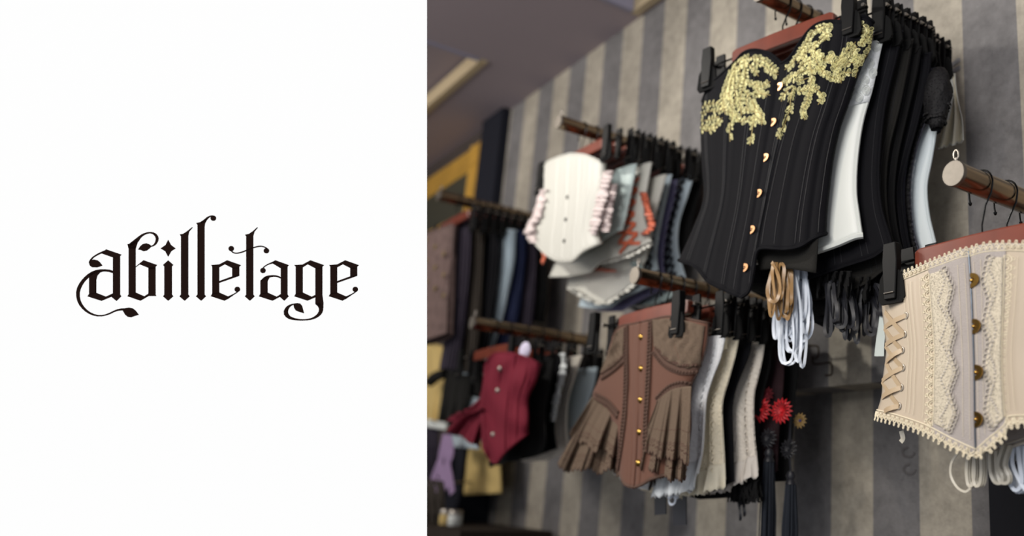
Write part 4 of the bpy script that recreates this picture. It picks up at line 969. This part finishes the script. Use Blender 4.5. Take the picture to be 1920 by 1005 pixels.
def flower(px_, py_, y_, rad, m_, parent, org, name='ribbon_flower', n=16, cm=None):
    c = onY(px_, py_, y_); b = MB(); nn = (CAM - c).normalized() * 0.3 + V((0.1, -1, 0.1)); nn.normalize(); a = nn.orthogonal().normalized(); bb = nn.cross(a)
    for k in range(n):
        q = 2 * PI * k / n; d = a * math.cos(q) + bb * math.sin(q); s_ = nn.cross(d)
        pts = [c + d * rad * 0.15, c + d * rad * 0.6 + s_ * rad * 0.13 + nn * rad * 0.25, c + d * rad + nn * rad * 0.1, c + d * rad * 0.6 - s_ * rad * 0.13 + nn * rad * 0.25]
        b.tube(pts, rad * 0.075, 5, True)
    o = b.build(name, m_, parent, org); b = MB(); b.dome(c + nn * rad * 0.05, nn, rad * 0.2, rad * 0.25, 10); b.build('flower_centre', cm or m_, o); o.children[0].data.transform(Matrix.Translation(-V(org)))
flower(1428, 769, 0.985, 0.021, M_FRED, flor.t, flor.o); flower(1467, 771, 0.985, 0.021, M_FRED, flor.t, flor.o)
flower(1440, 740, 0.99, 0.013, mat('dark_red_cord', (104, 18, 30)), flor.t, flor.o, 'cord_flower', 10)
M_TASS = cloth('charcoal_tassel_yarn', (46, 50, 58))
def tassel(px_, py_, y_, knot, length, parent, org):
    flower(px_, py_, y_, 0.017, M_BLKSAT, parent, org, 'cord_rosette', 14)
    c = onY(px_, py_, y_); k = onY(knot[0], knot[1], y_); b = MB(); b.tube([c, k], 0.002, 5); b.build('tassel_cord', M_BLKSAT, parent, org)
    b = MB(); b.lathe([(0.0, 0.008), (0.005, 0.007), (0.0085, 0), (0.006, -0.006), (0.0085, -0.010), (0.0095, -0.014)], k, (0, 0, 1), 14); b.build('tassel_head', M_BLKSAT, parent, org)
    b = MB(); rr = random.Random(int(px_))
    for i in range(64):
        q = 2 * PI * i * 0.618; r0 = 0.008 * math.sqrt((i % 16) / 16 + 0.1); r1 = r0 * rr.uniform(1.1, 1.8)
        b.tube([k + V((r0 * math.cos(q), r0 * math.sin(q), -0.012)), k + V((r1 * math.cos(q), r1 * math.sin(q), -length * 0.5)), k + V((r1 * 1.05 * math.cos(q), r1 * 1.05 * math.sin(q), -length * rr.uniform(0.95, 1.02)))], 0.0011, 4)
    b.build('tassel_yarn', M_TASS, parent, org)
S = garment('LM', 1.045, [(1503, 640), (1498, 690), (1492, 740), (1488, 800), (1483, 860), (1478, 900)], [(1440, 905)], M_BLACK2, 'black garment with charcoal tassels and a gold and blue flower beside two red ones', depth=0.02, cx=RM.x)
tassel(1442, 822, 0.99, (1442, 850), 0.19, S.t, S.o); tassel(1480, 842, 1.01, (1483, 892), 0.16, S.t, S.o)
flower(1501, 789, 1.02, 0.013, mat('gold_ribbon', (170, 140, 84), rough=0.5), S.t, S.o, 'ribbon_flower', 12, mat('blue_ribbon', (50, 54, 120)))
b = MB(); b.tube([onY(1482, 780, 1.01), onY(1480, 842, 1.01)], 0.002, 5); b.build('tassel_cord', M_BLKSAT, S.t, S.o)
for (x0, x1, y0_, y1_, lb) in ((1227, 1250, 905, 965, 'front'), (1262, 1288, 915, 985, 'second')):
    b = MB(); yy = 0.90; b.ribbon([onY((x0 + x1) / 2, y0_ + (y1_ - y0_) * k / 8, yy) for k in range(9)], (onY(x1, y1_, yy) - onY(x0, y1_, yy)).length * 0.82, (0.1, -1, 0), 0.001)
    b.build('garter_strap', M_RBLACK, lace_s.t, lace_s.o)
# ====================================================================== CREAM CORSET ROW (upper middle rail)
RU = RAILS['UM']
FC = Frame(onY(1095, 300, 0.86), 0); OC = FC.c
hanger(RU.x, 0.864, RU.z, 'mahogany clip hanger holding the cream corset with pink frills', 0, -0.150, 0.150, cf=0.014)
cc = thing('corset', OC, 'cream corset with pale pink frilled sides and three dark studs, upper middle rail', 'corset')
SCm = front(FC, [(1018, 325), (1025, 305), (1045, 295), (1068, 288)], [(1068, 288), (1066, 330), (1065, 370), (1062, 412), (1058, 455), (1055, 490)], [(1018, 325), (1014, 360), (1010, 400), (1000, 430), (1002, 455)],
            [(1002, 455), (1020, 474), (1040, 487), (1055, 490)], [(1068, 288), (1095, 290), (1120, 300), (1136, 308)], [(1136, 308), (1134, 350), (1124, 400), (1122, 430), (1128, 455)], [(1055, 490), (1075, 488), (1095, 470), (1128, 455)], bulge(0.024), nu=26, nv=34, seams=[(-0.6, 1.2), (-0.3, 1.2), (0, 1), (0.3, 1.2), (0.6, 1.2)])
SCm.mb.build('bodice', M_CREAM, cc, OC, solid=0.0014); back_sheet(SCm, 0.004, mat_=M_CREAM, parent=cc, org=OC); SCm.t = cc; SCm.o = OC
edge_tube(SCm, 'top', 0.0024, M_CREAM, cc, OC, 'top_binding'); edge_tube(SCm, 'bot', 0.0026, M_CREAM, cc, OC, 'hem_binding')
for x, y in ((1065, 370), (1062, 412), (1059, 452)):
    h = SCm.hit(x, y, 0.0005)
    if h: b = MB(); b.dome(h[0], h[1], 0.005, 0.004, 10); b.build('stud', M_PLAST, cc, OC)
def pxfrill(fr, path, wid, m_, parent, org, off=0.01, name='frill', wav=20, n=90, amp=0.008):
    b = MB(); rows = []; P = arcp(path, n)
    for i, p in enumerate(P):
        w_ = math.sin(i / n * wav * PI + 1.6 * math.sin(i * 0.31) + 0.8 * math.sin(i * 0.83)); k = wid * (0.8 + 0.35 * abs(w_))
        rows.append([fr.px(p[0] + k * s_, p[1] + 2 * w_, off + amp * w_ * abs(s_) + 0.004 * (1 - abs(s_))) for s_ in (-1, -0.5, 0, 0.5, 1)])
    b.grid(rows); b.build(name, m_, parent, org, solid=0.001)
pxfrill(FC, [(1022, 350), (1012, 395), (995, 430), (1000, 455)], 9, M_PINK, cc, OC, 0.012, wav=16); pxfrill(FC, [(1020, 355), (1006, 405), (988, 438)], 8, M_PINK, cc, OC, 0.02, wav=12)
pxfrill(FC, [(1142, 320), (1132, 355), (1122, 395), (1110, 440)], 10, M_PINK, cc, OC, 0.014, wav=18); pxfrill(FC, [(1150, 345), (1140, 390), (1135, 435)], 9, M_PINK, cc, OC, 0.004, wav=15)
S = garment('UM', 0.895, [(1194, 308), (1186, 350), (1176, 400), (1168, 430)], None, M_MINT, 'pale mint satin corset behind the cream one', depth=0.02)
S = garment('UM', 0.925, [(1222, 305), (1214, 350), (1208, 400), (1222, 452)], [(1140, 492), (1180, 478)], M_CREAM, 'cream corset with coral ribbon lacing on its side', depth=0.022, bone=False)
for k, (u, wv) in enumerate(((0.72, 0.16),)): side_lacing(S, u, M_CORAL, 0.15, 0.98, 6, wv, 0.008, 'coral_lacing', 0.006)
pxfrill(S.fr, [(1206, 360), (1216, 400), (1222, 425), (1206, 440)], 7, M_CORAL, S.t, S.o, 0.012, 'coral_bow', 9)
pxfrill(S.fr, [(1130, 494), (1180, 480), (1222, 458)], 5, M_CREAM, S.t, S.o, 0.02, 'hem_frill', 9)
b = MB(); b.ribbon([S.fr.px(x, y, 0.03) for x, y in ((1018, 470), (1022, 480), (1016, 492))], 0.016, (0, -1, 0), 0.001); b.build('coral_tab', M_CORAL, S.t, S.o)
S = garment('UM', 0.955, [(1250, 328), (1238, 370), (1226, 420), (1214, 480), (1192, 530)], [(1080, 548), (1127, 575), (1165, 555)], M_CREAM, 'long cream corset with ruffled coral and mint hem, lowest on the upper middle rail', depth=0.022, left=[(1060, 380), (1062, 420), (1066, 460), (1068, 500), (1064, 538)])
pxfrill(S.fr, [(1085, 510), (1110, 505), (1150, 508)], 8, M_CORAL, S.t, S.o, 0.03, 'coral_frill', 10); pxfrill(S.fr, [(1068, 540), (1095, 556), (1127, 570), (1165, 552), (1190, 532)], 6, M_CREAM, S.t, S.o, 0.026, 'hem_frill', 15)
pxfrill(S.fr, [(1190, 490), (1200, 510), (1198, 525)], 9, M_MINT, S.t, S.o, 0.016, 'mint_frill', 8)
S = garment('UM', 0.985, [(1260, 328), (1250, 372), (1240, 420), (1232, 480), (1240, 530)], [(1180, 560)], M_LBLUE, 'light blue corset with dark criss-cross side lacing', depth=0.02, bone=False)
side_lacing(S, 0.84, M_RBLACK, 0.08, 0.98, 11, 0.09, 0.005)
S = garment('UM', 1.012, [(1270, 338), (1262, 380), (1250, 430), (1244, 490), (1250, 540)], None, M_LAV, 'lavender corset between two light blue laced corsets', depth=0.02)
S = garment('UM', 1.045, [(1301, 330), (1288, 372), (1274, 418), (1272, 467), (1286, 520)], [(1200, 575), (1250, 560)], M_LBLUE, 'pale blue corset with black zigzag lacing nearest the wall side', depth=0.022, bone=False)
side_lacing(S, 0.80, M_RBLACK, 0.03, 0.98, 12, 0.10, 0.006)
pxfrill(S.fr, [(1170, 560), (1200, 572), (1240, 560), (1270, 540)], 10, M_MINT, S.t, S.o, 0.02, 'mint_frill', 11); pxfrill(S.fr, [(1185, 576), (1215, 584), (1250, 566)], 6, M_BLACK2, S.t, S.o, 0.03, 'black_frill', 8)
S = garment('UM', 1.080, [(1318, 318), (1312, 360), (1300, 410), (1292, 470)], None, M_BLACK2, 'black corset against the wall at the back of the upper middle rail', depth=0.02)
# ====================================================================== BURGUNDY CORSET ROW (lower left rail)
RL = RAILS['LL']
FR_ = Frame(onY(960, 660, 0.86), 0); OR = FR_.c
hanger(RL.x, 0.864, RL.z, 'mahogany clip hanger holding the burgundy corset', 0, -0.150, 0.150, cf=0.014)
cr = thing('corset', OR, 'burgundy corset with draped side skirt and pewter studs', 'corset')
SR = front(FR_, [(908, 700), (912, 680), (925, 664), (945, 661)], [(945, 661), (941, 700), (936, 735), (932, 790), (930, 830), (932, 868)], [(908, 700), (904, 730), (896, 765), (898, 800), (905, 835)], [(905, 835), (915, 855), (924, 866), (932, 868)],
           [(945, 661), (965, 664), (990, 672), (1014, 684)], [(1014, 684), (1006, 715), (992, 745), (992, 780), (990, 812)], [(932, 868), (945, 850), (965, 832), (990, 812)], (lambda u, v: bulge(0.024)(u, v) + 0.004 * math.sin(7 * u + 9 * v + 2 * math.sin(5 * v)) * (1 - abs(u)) + 0.003 * math.sin(16 * v - 6 * u)), nu=26, nv=34, seams=[(-0.5, 1.4), (0, 1), (0.35, 1.4), (0.7, 1.4)])
SR.mb.build('bodice', M_RED, cr, OR, solid=0.0016); back_sheet(SR, 0.004, mat_=M_RED, parent=cr, org=OR)
edge_tube(SR, 'top', 0.003, M_RED, cr, OR, 'top_binding'); edge_tube(SR, 'bot', 0.003, M_RED, cr, OR, 'hem_binding')
for x, y in ((938, 692), (934, 732), (925, 815)):
    h = SR.hit(x, y, 0.0005)
    if h: b = MB(); b.dome(h[0], h[1], 0.007, 0.005, 10); b.build('stud', M_STEEL, cr, OR)
peplum(FR_, [(898, 748), (900, 765), (902, 790)], [(838, 805), (862, 812), (900, 835)], M_RED, cr, OR, 3, name='draped_skirt', off0=0.015, flare=0.0, amp=0.014, nu=50, nv=20, scal=4)
pxfrill(FR_, [(895, 765), (870, 775), (848, 790)], 12, M_RED, cr, OR, 0.02, 'skirt_frill', 7, amp=0.012)
b = MB(); b.dome(onY(984, 657, 0.85), (0.2, -1, 0), 0.020, 0.006, 14); tagc = b.build('paper_tag', mat('pale_lilac_paper', (214, 208, 232), rough=0.7), cr, OR)
S = garment('LL', 0.90, [(1040, 675), (1034, 720), (1026, 770), (1028, 830), (1020, 850)], [(980, 858)], M_BLACK2, 'black corset behind the burgundy one', left=[(930, 690), (930, 740), (928, 790), (934, 830), (940, 845)], depth=0.03, folds=20, bone=False)
S = garment('LL', 0.945, [(1062, 662), (1060, 700), (1046, 750), (1040, 800), (1044, 840)], [(1010, 855)], M_BLACK, 'black corset with white lace edging behind two others on the lower left rail', depth=0.022, left=[(950, 680), (950, 740), (948, 790), (954, 840)])
pxfrill(S.fr, [(1055, 662), (1056, 690), (1042, 750), (1036, 790)], 6, M_WHLACE, S.t, S.o, 0.006, 'lace_frill', 14)
S = garment('LL', 0.985, [(1092, 668), (1080, 705), (1068, 750), (1066, 800), (1070, 840)], [(1040, 860)], M_ILC, 'ivory lace corset with a slate stripe on the lower left rail', depth=0.022, left=[(975, 690), (975, 740), (970, 790), (975, 840)], folds=20, bone=False)
side_lacing(S, 0.6, M_SLATE, 0.05, 0.7, 3, 0.03, 0.010, 'slate_ribbon', 0.004)
S = garment('LL', 1.03, [(1120, 690), (1112, 730), (1100, 770), (1092, 820)], [(1060, 850)], M_LBLUE, 'light blue corset at the back of the lower left rail', depth=0.02)
S = garment('LL', 1.07, [(1128, 670), (1120, 710), (1112, 750)], None, M_BLACK2, 'black garment against the wall on the lower left rail', depth=0.02)
# ====================================================================== UPPER LEFT RAIL: long dark garments
def strip_garment(y, L_, R_, m_, label, name='long_garment', cat='clothing', th=0.0085, fold=5, rail='UL'):
    fr = Frame(V((RAILS[rail].x, y, onY(*R_[0], y).z)), 0); t = thing(name, fr.c, label, cat); n = 30
    A_, B2 = arcp(L_, n), arcp(R_, n); b = MB(); rows = []
    for j in range(n + 1):
        fr_row = [fr.px(A_[j][0] + (B2[j][0] - A_[j][0]) * k / 16, A_[j][1] + (B2[j][1] - A_[j][1]) * k / 16, th * math.sin(PI * k / 16) ** 0.5 + 0.002 * math.sin(k * fold * 0.4 + j * 0.1)) for k in range(17)]
        bk_row = [fr_row[16 - k] - fr.n * (2 * th * math.sin(PI * k / 16) ** 0.5) for k in range(1, 16)]
        rows.append(fr_row + bk_row)
    b.grid(rows, 0, True); b.build('body', m_, t, fr.c)
    b = MB(); b.tube(rows[0], 0.003, 5, True); b.build('top_edge', m_, t, fr.c); b = MB(); b.tube(rows[-1], 0.0025, 5, True); b.build('hem', m_, t, fr.c)
    HANG.append((rail, y + 0.002, label, (0.15, 0), None, 0)); return t, fr
tf, ff = strip_garment(0.86, [(770, 450), (768, 520), (765, 600), (760, 650)], [(852, 418), (848, 480), (845, 550), (842, 622)], M_TAUPE, 'taupe floral patterned corset, leftmost beside the white logo board', 'corset', 'corset', 0.02)
b = MB()
for q in range(9):
    p = ff.px(800 + 16 * (q % 3), 450 + 26 * q // 2, 0.022); b.dome(p, (0, -1, 0), 0.010, 0.004, 8, squash=0.6)
b.build('floral_motif', cloth('muted_gold_flower', (130, 112, 76)), tf, ff.c)
strip_garment(0.89, [(846, 412), (844, 500), (838, 600), (824, 690)], [(884, 402), (880, 500), (870, 600), (858, 690)], M_PLUM, 'dark plum long garment beside the taupe floral corset')
t2, f2 = strip_garment(0.915, [(880, 410), (876, 500), (868, 600), (858, 690)], [(908, 404), (904, 500), (898, 600), (890, 700)], M_OLIVE, 'dark olive long garment with a tan tag')
b = MB(); b.dome(f2.px(892, 418, 0.02), (0.1, -1, 0), 0.018, 0.005, 10); b.build('paper_tag', cloth('tan_paper', (176, 148, 104)), t2, f2.c)
strip_garment(0.94, [(902, 412), (900, 500), (890, 600), (876, 690)], [(938, 425), (934, 500), (922, 600), (905, 680)], M_BLACK, 'black long garment left of the light blue one')
strip_garment(0.965, [(938, 430), (934, 500), (912, 600), (884, 690), (866, 700)], [(964, 432), (960, 500), (938, 600), (908, 690), (896, 704)], M_LBLUE, 'narrow light blue satin garment hanging between black and navy ones')
strip_garment(0.99, [(960, 430), (956, 500), (936, 600), (918, 670)], [(985, 436), (982, 500), (968, 600), (955, 655)], M_NAVY, 'navy long garment right of the light blue one')
strip_garment(1.015, [(978, 440), (974, 500), (970, 560), (966, 612)], [(1004, 446), (1004, 500), (1000, 560), (996, 610)], M_PLUM, 'dark plum garment between the navy one and the last black one')
strip_garment(1.045, [(1000, 450), (1000, 500), (996, 560), (994, 600)], [(1022, 458), (1024, 500), (1022, 560), (1016, 602)], M_BLACK2, 'black garment at the wall end of the upper left rail')
# ====================================================================== lower left display, far and out of focus
ZG = 0
far = thing('display_shelf', onY(860, 960, 1.0), 'dark low shelf at the bottom left under the hanging clothes', 'shelf')
zz = onY(860, 1000, 0.98).z
xa, xb = onY(770, 1000, 0.98).x, onY(905, 1000, 0.98).x
b = MB(); b.box(((xa + xb) / 2, 1.05, zz), xb - xa, 0.26, 0.03); b.build('board', cloth('dark_shelf_wood', (50, 42, 36)), far, far.location, smooth=False)
for x in (xa + 0.02, xb - 0.02):
    b = MB(); b.box((x, 1.08, zz / 2 - 0.008), 0.03, 0.2, zz - 0.016); b.build('leg', cloth('dark_shelf_wood', (50, 42, 36)), far, far.location, smooth=False)
def drape(y, quad, m_, label, name, cat, amp=0.006, parts=None):
    fr = Frame(V((0, y, 1.5)), 0); c = fr.px(*quad[0]); t = thing(name, c, label, cat); b = MB(); rows = []
    A_, B2 = arcp([quad[0], quad[3]], 16, False), arcp([quad[1], quad[2]], 16, False)
    for j in range(17): rows.append([fr.px(A_[j][0] + (B2[j][0] - A_[j][0]) * k / 20, A_[j][1] + (B2[j][1] - A_[j][1]) * k / 20, amp * math.sin(k * 0.9 + 0.3 * math.sin(j)) * (0.3 + j / 20)) for k in range(21)])
    b.grid(rows); b.build('cloth_sheet', m_, t, c, solid=0.006)
    b = MB(); b.tube(rows[0], 0.005, 6); b.build('top_hem', m_, t, c)
    q = rows[0][10]; b = MB(); b.tube([q + V((0, -0.012, 0.004)), q + V((0, 0.0, -0.006)), V((q.x, YW if q.x > XS else YW - 0.03, q.z + 0.004))], 0.003, 6); b.build('wall_peg', M_STEEL, t, c); return t, fr, c
drape(1.10, [(790, 640), (842, 655), (838, 790), (790, 800)], M_YEL, 'warm cream cotton blouse hanging in the far left corner beside the logo board', 'blouse', 'clothing')
drape(1.12, [(838, 800), (935, 812), (940, 925), (830, 930)], M_YEL, 'warm cream cotton cloth hanging beneath the burgundy corset', 'cotton_cloth', 'cloth')
t3, f3, c3 = drape(1.06, [(838, 690), (888, 694), (872, 790), (822, 790)], M_CHAR, 'black bodice on display below the plum garments', 'bodice', 'clothing')
for s_, q in ((-1, [(836, 700), (818, 706), (806, 716)]), (1, [(886, 700), (900, 716), (900, 740)])):
    b = MB(); b.tube([f3.px(*p, 0.01) for p in arcp(q, 10)], 0.018, 8); b.build('sleeve', M_CHAR, t3, c3)
b = MB(); b.tube([f3.px(*p, 0.01) for p in arcp([(850, 700), (835, 672), (838, 645), (860, 640), (876, 655), (868, 695)], 20)], 0.005, 6); b.build('neck_tie', M_RBLACK, t3, c3)
drape(1.08, [(868, 742), (908, 752), (900, 782), (862, 772)], M_LBLUE, 'light blue folded cloth left of the burgundy skirt', 'folded_cloth', 'cloth', 0.003)
drape(1.02, [(800, 788), (838, 796), (836, 806), (798, 800)], M_WHITE, 'white cloth band above the lilac ribbons', 'cloth_band', 'cloth', 0.002)
drape(1.05, [(848, 818), (900, 826), (898, 842), (850, 838)], M_LBLUE, 'pale blue folded cloth below the burgundy skirt', 'folded_cloth', 'cloth', 0.003)
t4 = thing('ribbon_bunch', onY(835, 830, 1.0), 'bunch of lilac ribbons hanging above the dark low shelf', 'ribbon')
for k, q in enumerate(([(838, 815), (830, 850), (815, 890), (810, 910)], [(840, 815), (838, 860), (845, 900), (848, 925)], [(835, 815), (826, 860), (828, 900), (820, 925)], [(842, 820), (846, 850), (835, 880), (840, 915)], [(822, 880), (812, 900), (826, 908)])):
    b = MB(); b.ribbon([onY(x, y, 1.0) for x, y in arcp(q, 14)], 0.026, (0.2, -1, 0), 0.0008); b.build('ribbon', M_LILAC, t4, t4.location)
drape(1.04, [(797, 800), (822, 800), (820, 900), (797, 900)], M_PLUM, 'dark plum cloth beside the logo board in the bottom left', 'hanging_cloth', 'cloth')
drape(1.0, [(797, 900), (832, 905), (834, 985), (797, 985)], M_OLIVE, 'olive brown cloth at the bottom edge beside the logo board', 'hanging_cloth', 'cloth')
for k, (x, y, m_, lb) in enumerate(((852, 984, M_WHITE, 'small round white jar with a lid on the low shelf'), (835, 990, M_YEL, 'small cream jar with a lid on the low shelf'))):
    c = onY(x, y, 1.0); c.z = zz + 0.015; t = thing('jar', c, lb, 'jar')
    b = MB(); b.lathe([(0, 0), (0.018, 0.0), (0.02, 0.005), (0.02, 0.028), (0.016, 0.032)], c, (0, 0, 1), 20); b.build('body', m_, t, c)
    b = MB(); b.lathe([(0.0205, 0.030), (0.0205, 0.040), (0.018, 0.043), (0, 0.043)], c, (0, 0, 1), 20); b.build('lid', M_STEEL, t, c)
# gilt frame on the far wall
M_GILT = mat('worn_gilt_wood', (206, 160, 70), rough=0.4, metal=0.25, var=0.35, vscale=14)
yf = YW - 0.06
fo = onY(885, 330, yf); ztop = onY(883, 256, yf).z; xr_ = fo.x; xl_ = xr_ - 1.35; zbot = onY(860, 430, yf).z
t = thing('gilt_frame', (xr_, YW, zbot), 'large worn gilt frame with dark glass on the far left wall', 'frame')
bw = 0.17
def bar(p, q, w_, name='frame_bar'):
    b = MB(); p, q = V(p), V(q); d = (q - p).normalized(); up = V((0, -1, 0)); sd = d.cross(up); prof = [(-0.5, 0), (-0.5, 0.008), (-0.36, 0.018), (-0.2, 0.012), (0.1, 0.014), (0.3, 0.022), (0.46, 0.012), (0.5, 0)]
    b.grid([[p + sd * a * w_ + up * h for a, h in prof], [q + sd * a * w_ + up * h for a, h in prof]], 0, True); b.add([p + sd * a * w_ + up * h for a, h in prof], [list(range(8))]); b.add([q + sd * a * w_ + up * h for a, h in prof], [list(range(8))]); b.build(name, M_GILT, t, t.location, smooth=False)
yb_ = YW - 0.004
bar((xr_ - bw / 2, yb_, zbot), (xr_ - bw / 2, yb_, ztop), bw); bar((xl_ + bw / 2, yb_, zbot), (xl_ + bw / 2, yb_, ztop), bw)
bh = 0.105
bar((xl_, yb_ + 0.002, ztop - bh / 2), (xr_, yb_ + 0.002, ztop - bh / 2), bh); bar((xl_, yb_ + 0.002, zbot + bh / 2), (xr_, yb_ + 0.002, zbot + bh / 2), bh)
b = MB(); b.box(((xl_ + xr_) / 2, YW - 0.012, (ztop + zbot) / 2), xr_ - xl_ - bw * 1.5, 0.008, ztop - zbot - bh * 1.5); b.build('glass', mat('dark_mirror_glass', (74, 74, 62), rough=0.25, metal=0.2), t, t.location, smooth=False)
hangers_done()
